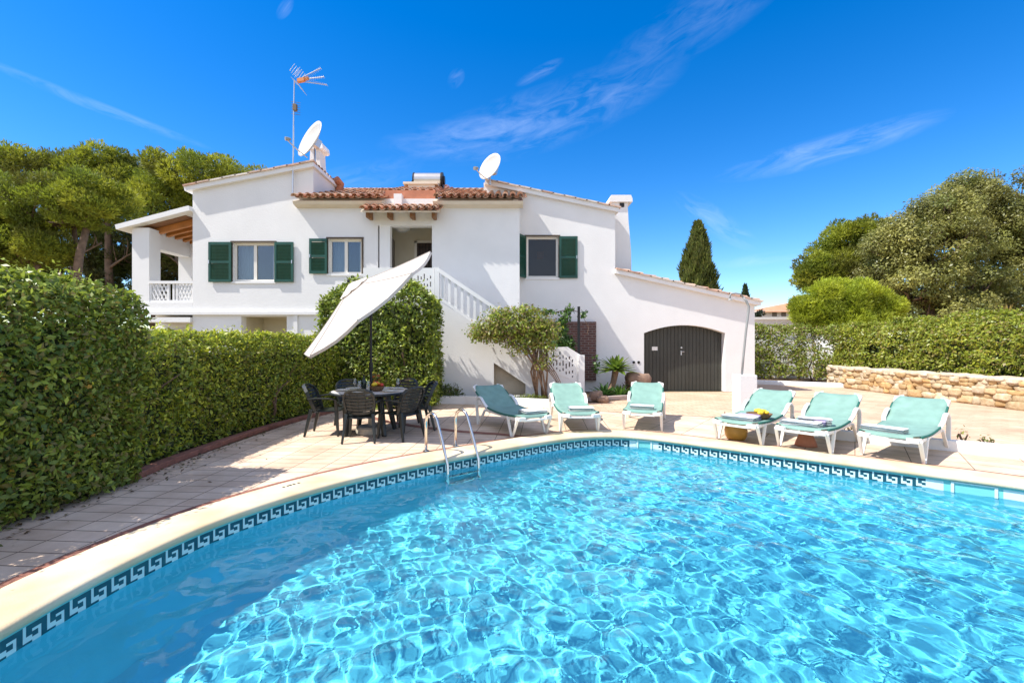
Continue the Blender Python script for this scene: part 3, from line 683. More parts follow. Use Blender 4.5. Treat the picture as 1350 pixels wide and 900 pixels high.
# lattice railing
mb = MB(); ra, rb = TX0 + .50, TX1; z0, z1 = 2.78, PZ(371, YM); y0 = YM + .06
mb.box(ra, rb, y0 - .05, y0 + .07, z1 - .06, z1 + .02); mb.box(ra, rb, y0 - .03, y0 + .05, z0 - .04, z0 + .03)
w = rb - ra
for u in (0, .40, .52, .60, .96): mb.box(ra + w * u, ra + w * u + .05, y0 - .02, y0 + .04, z0 + .03, z1 - .06)
def lattice(xa, xb):
    za, zb = z0 + .03, z1 - .06; hw, hh = xb - xa, zb - za
    for k in range(-3, 4):
        for s_ in (-1, 1):
            p = []
            for t in np.linspace(0, 1, 41):
                x = xa + hw * t; z = (za + hh / 2) + s_ * (t - .5) * hh * 2.0 + k * hh * .5
                if za <= z <= zb: p.append((x, z))
            if len(p) > 2: mb.bar((p[0][0], y0 + .01 + s_ * .012, p[0][1]), (p[-1][0], y0 + .01 + s_ * .012, p[-1][1]), .022, .035)
lattice(ra + .06, ra + w * .40); lattice(ra + w * .63, rb - .08)
mb.build('terrace_railing', WHITE_TRIM, T)
# ground floor door under the terrace and its hood
mb = MB(); f0, f1, y = PX(192, 14.2), PX(252, 14.2), 14.12; zt_ = PZ(438, 14.2)
mb.box(f0, f1, y, y + .06, zt_, zt_ + .1)
for u in (0, .32, .40, .96): mb.box(f0 + (f1 - f0) * u, f0 + (f1 - f0) * u + .09, y, y + .06, 0, zt_)
gf = hb(mb, 'patio_door', FRAME); mb = MB(); mb.box(f0 + .09, f1 - .09, y + .025, y + .035, 0, zt_); mb.build('pane', PANE, gf)
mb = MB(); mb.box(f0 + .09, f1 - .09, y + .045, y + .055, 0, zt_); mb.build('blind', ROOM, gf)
mb = MB(); vs = [(TX0 + .3, 13.15, 2.15), (TX1 + .6, 13.15, 2.15), (TX1 + .6, 13.15, 2.22), (TX0 + .3, 13.15, 2.22), (TX0 + .3, 14.18, 2.38), (TX1 + .6, 13.29, 2.26), (TX1 + .6, 13.29, 2.38), (TX0 + .3, 14.18, 2.40)]
mb.box(TX0 + .3, TX1 + .0, 13.2, 14.18, 2.16, 2.30); hb(mb, 'door_hood', WHITE)

# --- outside staircase
sx = lambda x: PX(x, YS); szz = lambda y: PZ(y, YS)
lx0, lx1 = -4.05, -1.98; zl = 2.7; ex = 1.99; slope = zl / (ex - lx1)
nich = [(sx(651), .12), (sx(693), .12), (sx(693), szz(506)), (sx(651), szz(478))]
mb = MB(); mb.poly([(lx0, 0), (ex + .02, 0), (ex + .02, .16), (lx1, zl), (lx0, zl)], [nich], YS, YS + .2)
mb.box(lx0, lx1, YS + .2, YM - .003, zl - .18, zl); mb.box(lx0, lx0 + .2, YS + .2, YM - .003, 0, zl - .18)
ST = hb(mb, 'staircase', WHITE)
mb = MB(); n = 15
for k in range(n):
    xa = lx1 + (ex - lx1) * k / n; xb = lx1 + (ex - lx1) * (k + 1) / n; mb.box(xa, xb, YS + .2, YM - .003, max(0, zl * (1 - (k + 1) / n) - .25), zl * (1 - (k + .9) / n))
mb.build('step', WHITE, ST)
mb = MB(); mb.box(nich[0][0] - .1, nich[1][0] + .1, YS + .42, YS + .47, .1, 1.2); mb.box(nich[0][0] - .05, nich[0][0] - .002, YS + .2, YS + .42, .1, 1.2); mb.build('niche', GREYISH, ST)
# handrail and balusters, then the pierced end panel
rz = lambda x: zl + .88 - slope * (x - lx1)
mb = MB(); yr = YS + .07; xe = sx(725)
mb.bar((lx1 - .02, yr, rz(lx1) - .04), (xe, yr, rz(xe) - .04), .13, .10); mb.bar((lx1, yr, zl + .08), (xe, yr, zl + .08 - slope * (xe - lx1)), .09, .07); mb.build('handrail', WHITE_TRIM, ST)
k = 0; x = lx1 + .10
while x < xe:
    b = MB(); zb = zl - slope * (x - lx1); b.box(x - .035, x + .035, yr - .025, yr + .025, zb + .1, rz(x) - .07); b.build('baluster', WHITE_TRIM, ST); x += .172
b = MB(); b.box(lx1 - .13, lx1 - .0, yr - .06, yr + .06, zl, rz(lx1) + .03); b.build('newel', WHITE_TRIM, ST)
def slits(xa, xb, za, zb, rng, top=None):
    hs = []; x = xa
    while x < xb:
        z = za(x) + rng.uniform(.0, .10); zt = zb(x)
        while z < zt - .06:
            h = rng.choice([.05, .08, .14]); 
            if z + h < zt: hs.append([(x, z), (x + .035, z), (x + .035, z + h), (x, z + h)])
            z += h + rng.uniform(.05, .12)
        x += .085
    return hs
rg = random.Random(4)
pt = [(sx(722), szz(458)), (sx(748), szz(457)), (sx(769), szz(470))]; pb = [(sx(769), szz(524)), (sx(763), szz(512)), (sx(750), szz(499)), (sx(737), szz(494)), (sx(722), szz(494))]
zlo = lambda x: np.interp(x, [pb[4][0], pb[3][0], pb[2][0], pb[1][0]], [pb[4][1], pb[3][1], pb[2][1], pb[1][1]]) + .07
zhi = lambda x: np.interp(x, [p[0] for p in pt], [p[1] for p in pt]) - .12
mb = MB(); mb.poly(pt + pb, slits(sx(729), sx(757), zlo, zhi, rg), YS - .03, YS + .05); mb.box(sx(762), sx(770), YS - .10, YS + .10, 0, szz(468)); mb.build('pierced_panel', WHITE_TRIM, ST)
mb = MB(); mb.poly([(sx(722), .1), (sx(762) - .003, .1), (sx(762) - .003, szz(510)), (sx(752), szz(500)), (sx(737), szz(494)), (sx(722), szz(493.6))], [], YS - .02, YS - .004) ; mb.build('stair_apron', WHITE, ST)
mb = MB(); lz = zl + .90
hs = slits(lx0 + .2, lx1 - .2, lambda x: zl + .15, lambda x: lz - .15, rg); mb.poly(rect(lx0, lx1 - .14, zl + .003, lz), hs, yr - .04, yr + .04); mb.build('landing_panel', WHITE_TRIM, ST)
# brick panel and iron post on the right wing wall
mb = MB(); mb.box(vx(704), vx(785), YR - .14, YR - .003, PZ(502, YR - .14), PZ(424, YR - .14)); hb(mb, 'brick_panel', BRICK)

# ------------------------------------------------------------------ things on the house
def dish(loc, nrm, r, label, arm_end, mount):
    D = thing('satellite_dish', label, 'satellite dish', mount)
    nrm = Vector(nrm).normalized(); u = nrm.cross(Vector((0, 0, 1))).normalized(); v = nrm.cross(u); c = Vector(loc)
    mb = MB(); n = 36; m = 7; vs = []
    for sgn in (0, 1):
        for i in range(m + 1):
            rr = r * i / m; dep = .16 * r * (rr / r) ** 2 * 1.6 - sgn * .02
            for k in range(n): t = 2 * math.pi * k / n; vs.append(c + (u * math.cos(t) * .94 + v * math.sin(t)) * rr + nrm * dep)
    fs = [(s * (m + 1) * n + i * n + k, s * (m + 1) * n + i * n + (k + 1) % n, s * (m + 1) * n + (i + 1) * n + (k + 1) % n, s * (m + 1) * n + (i + 1) * n + k) for s in (0, 1) for i in range(m) for k in range(n)]
    b0 = m * n; b1 = (m + 1) * n + m * n; fs += [(b0 + k, b0 + (k + 1) % n, b1 + (k + 1) % n, b1 + k) for k in range(n)]
    mb.add(vs, fs); mb.build('reflector', DISH, D, smooth=True)
    mb = MB(); e = Vector(arm_end); low = c + v * r * (.95 if v.z < 0 else -.95); mb.tube([low, (low + e) / 2 + Vector((0, 0, -.03)), e], .016, 6); mb.build('feed_arm', METAL, D)
    mb = MB(); q = (c - e).normalized(); mb.tube([e - q * .02, e + q * .10], [.055, .045], 10); mb.tube([e + q * .10, e + q * .13], [.03, .03], 10); mb.build('receiver', GREYPAINT, D)
    mb = MB(); bk = c - nrm * .10; mb.obox(bk, u * .09, v * .12, nrm * .08); mb.tube([Vector(mount), Vector((mount[0], mount[1], bk.z + .1))], .03, 8); mb.tube([Vector((mount[0], mount[1], bk.z)), bk], .03, 8); mb.build('mount', METAL, D)
Y1 = 13.55
dish((PX(414, Y1), Y1, PZ(187, Y1)), (-.60, -.72, .34), .60, 'tilted white satellite dish before the curved chimney beside the antenna mast', (PX(377, 13.0), 13.0, PZ(183, 13.0)), (PX(415, 13.9), 13.9, PZ(245, 13.9)))
Y2 = 14.0
dish((PX(648.5, Y2), Y2, PZ(222, Y2)), (-.62, -.70, .33), .45, 'white satellite dish standing where the tiled roof meets the bedroom roof', (PX(626, 13.5), 13.5, PZ(222, 13.5)), (PX(646, 14.3), 14.3, PZ(244, 14.3)))

A = thing('antenna', 'tall thin television antenna mast beside the left satellite dish', 'antenna', (PX(386.5, 13.2), 13.2, 5.6))
ya = 13.2; ap = lambda x, y, dy=0: Vector((PX(x, ya), ya + dy, PZ(y, ya)))
mb = MB(); mb.tube([ap(386, 258), ap(387, 165), ap(388, 106)], [.022, .020, .016], 8); mb.build('mast', METAL, A)
mb = MB()
for k, (yy, y2) in enumerate(((106, 96), (106, 101.5), (107, 106.5))): mb.tube([ap(394, 105 + k), ap(408, (yy + y2) / 2, (k - 1) * .10), ap(427, y2, (k - 1) * .22)], .011, 6)
for t in np.linspace(.2, 1, 10):
    for k in range(3):
        p = ap(400, 105, 0).lerp(ap(427, (96, 101.5, 106.5)[k], (k - 1) * .22), t); mb.tube([p + Vector((0, -.07, 0)), p + Vector((0, .07, 0))], .005, 4)
mb.build('boom', METAL, A)
mb = MB()
for x0, y0, x1, y1 in ((385, 98, 392, 88.5), (392, 103, 399, 93), (387, 106, 394, 112), (394, 112, 401, 122)):
    for dy in (-.16, -.05, .05, .16): mb.tube([ap(x0, y0, dy), ap(x1, y1, dy)], .006, 5)
mb.build('reflector_rods', METAL, A)
mb = MB(); mb.obox(ap(397, 106), (.10, 0, .02), (0, .05, 0), (0, 0, .05)); mb.obox(ap(404, 104), (.06, 0, .015), (0, .04, 0), (0, 0, .035)); mb.build('dipole_box', ORANGEPL, A)
mb = MB(); mb.obox(ap(389, 142), (.05, 0, 0), (0, .05, 0), (0, 0, .09)); 
for k in range(6): mb.tube([ap(384, 134 + 3.2 * k), ap(396, 136 + 3.2 * k)], .006, 4)
mb.build('grid_panel', mat('brown_plastic', (.16, .11, .06), .6), A)

Wt = thing('solar_water_tank', 'silver cylindrical water heater tank on a tray above the tiled roof', 'water heater', (PX(564, 15.2), 15.2, 6.3))
yw = 15.2; zc = PZ(238, yw); rr = .235
mb = MB(); mb.tube([(PX(547, yw), yw, zc), (PX(582, yw), yw, zc)], rr, 28, cap=False); mb.build('tank', mat('brushed_tank', (.62, .58, .54), .32, metal=.75, var=.08, vscale=3), Wt, smooth=True)
mb = MB(); mb.tube([(PX(545.5, yw), yw, zc), (PX(547.2, yw), yw, zc)], rr + .015, 28); mb.tube([(PX(543, yw), yw, zc - .05), (PX(545.5, yw), yw, zc - .05)], .06, 10); mb.build('end_cap', IRON, Wt); mb = MB(); mb.tube([(PX(581.8, yw), yw, zc), (PX(584.5, yw), yw, zc)], rr + .02, 28); mb.tube([(PX(584.5, yw), yw, zc), (PX(586.5, yw), yw, zc)], rr * .6, 20); mb.build('end_cap', IRON, Wt)
mb = MB(); zt_ = PZ(246.5, yw - .2); mb.box(PX(536, yw), PX(580, yw), yw - .5, yw + .35, zt_, zt_ + .07); mb.box(PX(542, yw), PX(576, yw), yw - .45, yw + .3, zt_ - .3, zt_); mb.build('support_tray', bpy.data.materials['cream_plaster'], Wt)

Fl = thing('floodlight', 'small grey floodlight under the eave corner above the stairs', 'floodlight', (PX(681, YM), YM, mz(267)))
mb = MB(); cx, cz = mx_(680), mz(267.5); mb.box(cx - .09, cx + .09, YM - .16, YM - .06, cz - .07, cz + .07); mb.build('lamp_body', GREYPAINT, Fl, bevel=.012)
mb = MB(); mb.box(cx - .072, cx + .072, YM - .168, YM - .162, cz - .055, cz + .055); mb.build('lens', CERAMIC, Fl)
mb = MB(); mb.bar((cx, YM - .06, cz), (cx, YM - .003, cz + .03), .05, .03); mb.build('bracket', GREYPAINT, Fl)

# ------------------------------------------------------------------ foliage
def leaf_quads(P, D, Nn, size, aspect, fold=.12):
    """P base points, D leaf directions, Nn leaf normals; one diamond face per leaf."""
    D = D / np.linalg.norm(D, axis=1)[:, None]; B = np.cross(D, Nn); B /= np.linalg.norm(B, axis=1)[:, None] + 1e-9; U = np.cross(B, D)
    s = size[:, None]; w = s * aspect * .5
    V = np.stack([P, P + D * s * .5 + B * w, P + D * s - U * s * fold, P + D * s * .5 - B * w], 1)
    return V
def leaves_from(P, Nrm, rng, size, aspect=.5, spread=.8, colors=None, shade=None, tone=None):
    n = len(P)
    Nn = Nrm + rng.normal(0, spread, (n, 3)); Nn /= np.linalg.norm(Nn, axis=1)[:, None]
    T = rng.normal(0, 1, (n, 3)); T -= Nn * (T * Nn).sum(1)[:, None]
    sz = size * rng.uniform(.5, 1.55, n)
    V = leaf_quads(P, T, Nn, sz, aspect)
    pal = np.array(colors); c = pal[rng.integers(0, len(pal), n)] * rng.uniform(.75, 1.25, (n, 1))
    if tone is not None: c = c * tone[:, None]
    return V.reshape(-1, 3), np.repeat(c, 4, 0)
def quads(n): return np.arange(n * 4).reshape(n, 4)
def lump(P, seed, f=1.0, k=6):
    r = np.random.default_rng(seed); o = np.zeros(len(P))
    for i in range(k):
        d = r.normal(0, 1, 3); d /= np.linalg.norm(d); w = f * r.uniform(.7, 2.6); o += np.sin(P @ d * w * 3 + r.uniform(0, 6.28)) / (1 + i * .35)
    return o / k * 1.8
def build_foliage(name, parts, m, parent, mats=None):
    V = np.concatenate([p[0] for p in parts]); C = np.concatenate([p[1] for p in parts])
    return put(name, V, quads(len(V) // 4), m, parent, cols=C)

HEDGE_COL = [(.060, .105, .018), (.085, .135, .020), (.045, .085, .018), (.110, .155, .022), (.075, .115, .030)]
def hedge(name, label, path, half, top, dens, size, seed, cols=HEDGE_COL, cat='hedge', bump=.13, corek=.78, gaps=0, sun_tipcol=None, base=.08, stems=True, drop=None, shoulder=.72, endround=0):
    """A clipped hedge along a path: leaves over its sides and top, stems and dark wood within."""
    rng = np.random.default_rng(seed); Pth = [np.array(p, float) for p in path]
    root = thing(name, label, cat, (path[0][0], path[0][1], 0))
    parts = []; core = MB()
    segs = list(zip(Pth[:-1], Pth[1:]))
    for si, (a, b) in enumerate(segs):
        L = np.linalg.norm(b - a); d = (b - a) / L; nr = np.array([-d[1], d[0]])
        faces = []
        for s in (-1, 1): faces.append(('side', s, L * top))
        faces.append(('top', 0, L * 2 * half))
        if si == 0: faces.append(('end', -1, 2 * half * top))
        if si == len(segs) - 1: faces.append(('end', 1, 2 * half * top))
        for kind, s, area in faces:
            n = int(area * dens)
            u = rng.uniform(0, 1, n); v = rng.uniform(0, 1, n)
            if kind == 'side':
                xy = a + d * (u * L)[:, None] + nr * s * half; z = base + v * (top - base); Nrm = np.tile(np.array([nr[0] * s, nr[1] * s, .55]), (n, 1))
            elif kind == 'top':
                xy = a + d * (u * L)[:, None] + nr * ((v * 2 - 1) * half)[:, None]; z = np.full(n, float(top)); Nrm = np.tile(np.array([0, 0, 1.0]), (n, 1))
            else:
                e = a if s < 0 else b; xy = e + nr * ((u * 2 - 1) * half)[:, None]; z = base + v * (top - base); Nrm = np.tile(np.array([d[0] * s, d[1] * s, .35]), (n, 1))
            P = np.column_stack([xy, z])
            depth = np.abs(rng.normal(0, .07, n)); lm = lump(P, seed + 9, 1.1) * bump + lump(P, seed + 4, 3.2) * bump * .45
            P = P + Nrm / np.linalg.norm(Nrm, axis=1)[:, None] * (lm - depth)[:, None]
            # rounded shoulders, and an unseen near end lowered to shorten its cast shadow
            xy_off = (P[:, :2] - a) @ nr; t_ = np.clip((P[:, 2] / top - shoulder) / (1 - shoulder), 0, 1.2) ** 2
            P[:, :2] -= np.outer(np.sign(xy_off) * t_ * half * .42, nr); P[:, 2] -= np.clip(np.abs(xy_off) / half - .45, 0, .6) ** 2 * (.7 if kind == 'top' else .1)
            if endround: sa = (P[:, :2] - Pth[0]) @ d; sb = (Pth[-1] - P[:, :2]) @ d; ee = np.clip(1 - np.minimum(sa, sb) / .7, 0, 1.3) ** 2; P[:, 2] -= ee * endround * np.clip(P[:, 2] / top, 0, 1) ** 2
            if drop is not None: P[:, 2] *= 1 - drop[1] * np.clip((drop[0] - P[:, 1]) / .8, 0, 1)
            P[:, 2] = np.maximum(P[:, 2], .02)
            tone = 1 + .22 * lump(P, seed + 21, 1.6)
            if gaps:
                g = lump(P, seed + 33, 1.3); kp = (g < gaps) | (rng.uniform(0, 1, n) < .12); P, Nrm, tone = P[kp], Nrm[kp], tone[kp]
            cc = cols
            parts.append(leaves_from(P, Nrm, rng, size, .5, .9, cc, tone=tone)); ns = max(4, n // 55); pick = rng.integers(0, len(P), ns)
            # stray shoots that stand clear of the clipped surface
            for q in range(4): parts.append(leaves_from(P[pick] + (Nrm[pick] / np.linalg.norm(Nrm[pick], axis=1)[:, None] + rng.normal(0, .25, (ns, 3))) * (.04 + .03 * q), Nrm[pick], rng, size * .9, .4, .9, sun_tipcol or cc))
            if sun_tipcol is not None:  # paler leaves gathered on top: sunlight put into the leaf colour
                m_ = rng.uniform(0, 1, len(P)) < (.25 if kind == 'top' else .05); q = P[m_] + np.array([0, 0, size * .35]); 
                if len(q): parts.append(leaves_from(q, np.tile(np.array([0, 0, 1.0]), (len(q), 1)), rng, size * 1.1, .45, .9, sun_tipcol))
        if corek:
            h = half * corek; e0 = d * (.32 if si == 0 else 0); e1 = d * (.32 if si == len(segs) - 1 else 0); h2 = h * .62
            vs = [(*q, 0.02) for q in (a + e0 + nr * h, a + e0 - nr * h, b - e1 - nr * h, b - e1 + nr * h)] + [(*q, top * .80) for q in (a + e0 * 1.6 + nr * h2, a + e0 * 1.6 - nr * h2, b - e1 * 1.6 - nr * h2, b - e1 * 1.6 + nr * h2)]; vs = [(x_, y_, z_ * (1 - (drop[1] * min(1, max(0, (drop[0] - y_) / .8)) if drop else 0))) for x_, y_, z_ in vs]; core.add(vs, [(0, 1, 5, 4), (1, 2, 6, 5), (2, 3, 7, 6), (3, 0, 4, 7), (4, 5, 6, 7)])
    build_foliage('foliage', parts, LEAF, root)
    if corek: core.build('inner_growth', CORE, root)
    if stems:
        st_ = MB(); r2 = random.Random(seed)
        for a, b in segs:
            L = np.linalg.norm(b - a); k = max(2, int(L / .55)); nr = np.array([-(b - a)[1], (b - a)[0]]) / L
            for i in range(k):
                p = a + (b - a) * ((i + r2.uniform(.2, .8)) / k) + nr * r2.uniform(-.3, .85) * half * -1; x, y = p; h = top * r2.uniform(.6, .9)
                pts = [Vector((x, y, 0))]; 
                for j in range(1, 5): pts.append(Vector((x + r2.uniform(-.12, .12), y + r2.uniform(-.12, .12), h * j / 4)))
                st_.tube(pts, [.035, .03, .024, .018, .01], 6)
                for q in range(3):
                    j = r2.randrange(1, 4); e = pts[j] + Vector((r2.uniform(-.4, .4), r2.uniform(-.4, .4), r2.uniform(.2, .5))); st_.tube([pts[j], (pts[j] + e) / 2 + Vector((0, 0, .05)), e], [.016, .012, .006], 5)
        st_.build('stem', BARK, root)
    return root
# the near hedge block and the long hedge by the table
h1 = hedge('near_hedge', 'tall dark clipped hedge block with small yellow flowers, nearest the pool', [(-5.2, .6), (-4.92, 5.3)],   .68, 2.24, 2300, .060, 3, bump=.13, shoulder=.86, drop=(3.85, .26), sun_tipcol=[(.38, .44, .05), (.32, .39, .05)], cols=[(.17, .235, .032), (.22, .285, .038), (.115, .175, .028), (.28, .33, .042), (.25, .21, .055)])
rng = np.random.default_rng(8); n = 60
P = np.column_stack([np.full(n, -4.40) + rng.uniform(-.03, .09, n), rng.uniform(2.6, 4.8, n), rng.uniform(.15, 1.4, n)])
for q in P:
    parts = []
    f0 = np.array([1.0, -.3, .3]) + rng.normal(0, .2, 3)
    for k in range(5):
        Nn = f0[None]; ang = k * 2 * math.pi / 5; D = np.cross(Nn, np.array([[0, 0, 1.0]])) * math.cos(ang) + np.array([[.25, 0, 1.0]]) * math.sin(ang) + Nn * .3
        V = leaf_quads(q[None], D, Nn, np.full(1, .028), .8); parts.append((V.reshape(-1, 3), np.tile(np.array([.62, .36, .05]), (4, 1))))
    build_foliage('flower', parts, LEAF, h1)
hedge('long_hedge', 'long lower sunlit clipped hedge behind the paving, leading to the table', [(-5.2, 5.6), (-5.2, 7.6), (-5.05, 9.2), (-4.75, 10.6), (-4.6, 11.4)],   .52, 1.72, 1600, .06, 17, bump=.11, sun_tipcol=[(.56, .58, .05), (.48, .52, .045)], cols=[(.25, .32, .032), (.31, .375, .036), (.17, .245, .028), (.38, .42, .04), (.26, .24, .05)])
h3 = hedge('tall_shrub', 'tall square leafy shrub behind the parasol against the landing wall', [(-4.62, 11.35), (-1.85, 11.35)], .62, 3.05, 1000, .085, 29, bump=.17, shoulder=.8, endround=.45, cols=[(.17, .245, .028), (.22, .29, .032), (.12, .18, .024), (.28, .34, .04), (.19, .20, .045)], cat='shrub', sun_tipcol=[(.38, .45, .05)])

def branchy(mb, p0, dirv, length, r0, rnd, depth, ends):
    p = Vector(p0); d = Vector(dirv).normalized(); pts = [p.copy()]; rs = [r0]; n = 5
    for i in range(n):
        d = (d + Vector((rnd.uniform(-.22, .22), rnd.uniform(-.22, .22), rnd.uniform(-.06, .14)))).normalized(); p = p + d * length / n; pts.append(p.copy()); rs.append(r0 * (1 - .62 * (i + 1) / n))
    mb.tube(pts, rs, 7)
    if depth == 0: ends.append(p); return
    for k in range(3):
        a = rnd.uniform(0, 6.28); e = pts[rnd.randrange(2, 6)]; nd = (d + Vector((math.cos(a) * .8, math.sin(a) * .8, rnd.uniform(.0, .6)))).normalized(); branchy(mb, e, nd, length * .62, r0 * .45, rnd, depth - 1, ends)

def clump_tree(name, label, Y, groups, trunks, seed, kind, cols, cat='tree', group=None, clump_r=1.0, n_cl=40, per=160, size=.4, aspect=.14, flat=.85, twig=True, lift=0):
    """groups: crown ellipsoids (x, y, z, rx, ry, rz); clumps sit over each one's upper shell, tufts over each clump."""
    rng = np.random.default_rng(seed); rnd = random.Random(seed)
    base = trunks[0][0]; root = thing(name, label, cat, (base[0], base[1], 0), group=group)
    mb = MB(); ends = []
    for (b0, top, r0) in trunks:
        b0 = Vector((*b0, 0)); top = Vector(top); mid = (b0 + top) / 2 + Vector((rnd.uniform(-.3, .3), rnd.uniform(-.3, .3), 0)); q = (mid + top) / 2 + Vector((rnd.uniform(-.15, .15), 0, .1))
        mb.tube([b0, (b0 + mid) / 2, mid, q, top], [r0, r0 * .88, r0 * .74, r0 * .6, r0 * .45], 9)
        for k in range(4):
            a = rnd.uniform(0, 6.28); s = (mid, q, top)[rnd.randrange(3)]; branchy(mb, s, (math.cos(a), math.sin(a), .55), (top - b0).length * .15, r0 * .35, rnd, 1, ends)
    parts = []; pal = np.array(cols)
    for (cx, cy, cz, rx, ry, rzz) in groups:
        cz += lift; vol = rx * ry * rzz
        nc = max(8, int(n_cl))
        u = rng.normal(0, 1, (nc, 3)); u /= np.linalg.norm(u, axis=1)[:, None]; rad = rng.uniform(.62, 1.0, nc) ** .6
        low = u[:, 2] < -.25; u[low, 2] *= .75
        C = np.array([cx, cy, cz]) + u * rad[:, None] * np.array([rx, ry, rzz])
        for c in C:
            if rnd.random() < .10: continue
            cr = clump_r * rnd.uniform(.6, 1.25); m = int(per * (cr / clump_r) ** 2)
            if m < 4: continue
            w = rng.normal(0, 1, (m, 3)); w /= np.linalg.norm(w, axis=1)[:, None]; w[:, 2] = np.where(w[:, 2] < 0, w[:, 2] * .7, w[:, 2])
            rr = rng.uniform(.35, 1, m) ** .5
            P = c + w * rr[:, None] * np.array([cr, cr, cr * flat])
            tone = rnd.uniform(.75, 1.25); base_c = pal[rnd.randrange(len(pal))] * tone
            if kind == 'needle':
                for b in range(4):
                    D = w * .8 + np.array([0, 0, .6]) + rng.normal(0, .55, (m, 3)); Nn = rng.normal(0, 1, (m, 3))
                    V = leaf_quads(P, D, Nn, size * rng.uniform(.6, 1.3, m), aspect, 0); col = base_c * rng.uniform(.7, 1.3, (m, 1)); parts.append((V.reshape(-1, 3), np.repeat(col, 4, 0)))
            else:
                Nn = w + np.array([0, 0, .4]); V, col = leaves_from(P, Nn, rng, size, aspect, .7, [base_c]); parts.append((V, col))
            if twig and rnd.random() < .8:
                f = Vector((cx, cy, cz - rzz * .55)); e = Vector(c); mid = (f + e) / 2 + Vector((rnd.uniform(-.3, .3), rnd.uniform(-.3, .3), -.15)); mb.tube([f, mid, e], [.07, .045, .015], 5)
    mb.build('trunk', BARK, root, smooth=True)
    build_foliage('foliage', parts, NEEDLE if kind == 'needle' else LEAF, root)
    return root
def eg(px_, py_, rx, ry, Y, depth=None):
    s = Y / 600; return (PX(px_, Y), Y, PZ(py_, Y), rx * s, (depth if depth else rx * s * .75), ry * s)
PINE = [(.215, .26, .024), (.27, .305, .026), (.16, .205, .022), (.33, .345, .03), (.18, .19, .028)]
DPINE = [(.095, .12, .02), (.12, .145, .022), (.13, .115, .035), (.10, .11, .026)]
G = 'umbrella pines behind the villa'
clump_tree('pine_tree', 'nearest umbrella pine with forked bare trunks above the tall hedge', 19, [eg(55, 262, 62, 38, 19), eg(112, 258, 48, 36, 19), eg(-20, 270, 40, 36, 19), eg(30, 320, 50, 24, 19)],
    [((PX(92, 19), 19), (PX(112, 19), 19.2, PZ(285, 19)), .24), ((PX(86, 19), 19), (PX(40, 19), 19, PZ(300, 19)), .20), ((PX(88, 19), 19.2), (PX(78, 19), 19.6, PZ(280, 19)), .17)], 41, 'needle', PINE, group=G, clump_r=.55, n_cl=46, per=240, size=.16, aspect=.2, lift=-.35)
clump_tree('pine_tree', 'broad umbrella pine rising beside the left gable roof of the villa', 25, [eg(268, 228, 74, 30, 25), eg(225, 262, 46, 34, 25), eg(310, 252, 40, 30, 25)],
    [((PX(262, 25), 25), (PX(262, 25), 25, PZ(240, 25)), .30)], 43, 'needle', PINE, group=G, clump_r=.72, n_cl=48, per=240, size=.20, aspect=.2, lift=-.55)
clump_tree('pine_tree', 'umbrella pine with a rounded crown between the nearest pine and the gable pine', 27, [eg(140, 218, 46, 26, 27), eg(160, 240, 28, 30, 27), eg(100, 225, 30, 24, 27)],
    [((PX(150, 27), 27), (PX(142, 27), 27, PZ(225, 27)), .26)], 47, 'needle', PINE[1:], group=G, clump_r=.75, n_cl=40, per=200, size=.22, aspect=.2, lift=-.55)
clump_tree('pine_tree', 'umbrella pine at the far left edge behind the nearest pine', 26, [eg(40, 220, 60, 26, 26), eg(-30, 235, 50, 36, 26)],
    [((PX(20, 26), 26), (PX(20, 26), 26, PZ(225, 26)), .26)], 53, 'needle', PINE, group=G, clump_r=.75, n_cl=42, per=200, size=.22, aspect=.2, lift=-.55)
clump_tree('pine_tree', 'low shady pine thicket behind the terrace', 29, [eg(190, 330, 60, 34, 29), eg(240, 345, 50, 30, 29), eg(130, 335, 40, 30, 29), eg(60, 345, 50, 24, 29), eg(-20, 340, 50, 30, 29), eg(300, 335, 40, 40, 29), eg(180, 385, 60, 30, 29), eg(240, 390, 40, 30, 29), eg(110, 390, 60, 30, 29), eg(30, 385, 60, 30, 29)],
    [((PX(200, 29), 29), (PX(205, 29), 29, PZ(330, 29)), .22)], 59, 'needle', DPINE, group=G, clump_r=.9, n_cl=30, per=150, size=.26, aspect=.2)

OAK = [(.225, .235, .055), (.29, .285, .07), (.17, .19, .046), (.34, .325, .085), (.22, .215, .055)]
clump_tree('oak_tree', 'big grey green evergreen oak left of the tallest oak, behind the right hedge', 24, [eg(1225, 330, 66, 44, 24), eg(1200, 375, 62, 40, 24), eg(1250, 290, 40, 34, 24), eg(1180, 330, 34, 34, 24), eg(1265, 385, 60, 34, 24), eg(1220, 415, 80, 26, 24), eg(1300, 410, 50, 30, 24)],
    [((PX(1225, 24), 24), (PX(1225, 24), 24, PZ(330, 24)), .35)], 61, 'leaf', OAK, group='evergreen oaks behind the right hedge', clump_r=.72, n_cl=44, per=520, size=.12, aspect=.5, flat=.9)
clump_tree('oak_tree', 'tallest grey green evergreen oak at the right edge', 26, [eg(1335, 275, 66, 48, 26), eg(1275, 268, 34, 34, 26), eg(1390, 300, 60, 60, 26), eg(1340, 350, 70, 52, 26), eg(1300, 310, 50, 44, 26), eg(1340, 410, 60, 30, 26), eg(1345, 330, 40, 40, 26)],
    [((PX(1340, 26), 26), (PX(1335, 26), 26, PZ(290, 26)), .38)], 67, 'leaf', OAK, group='evergreen oaks behind the right hedge', clump_r=.78, n_cl=46, per=520, size=.13, aspect=.5, flat=.9)
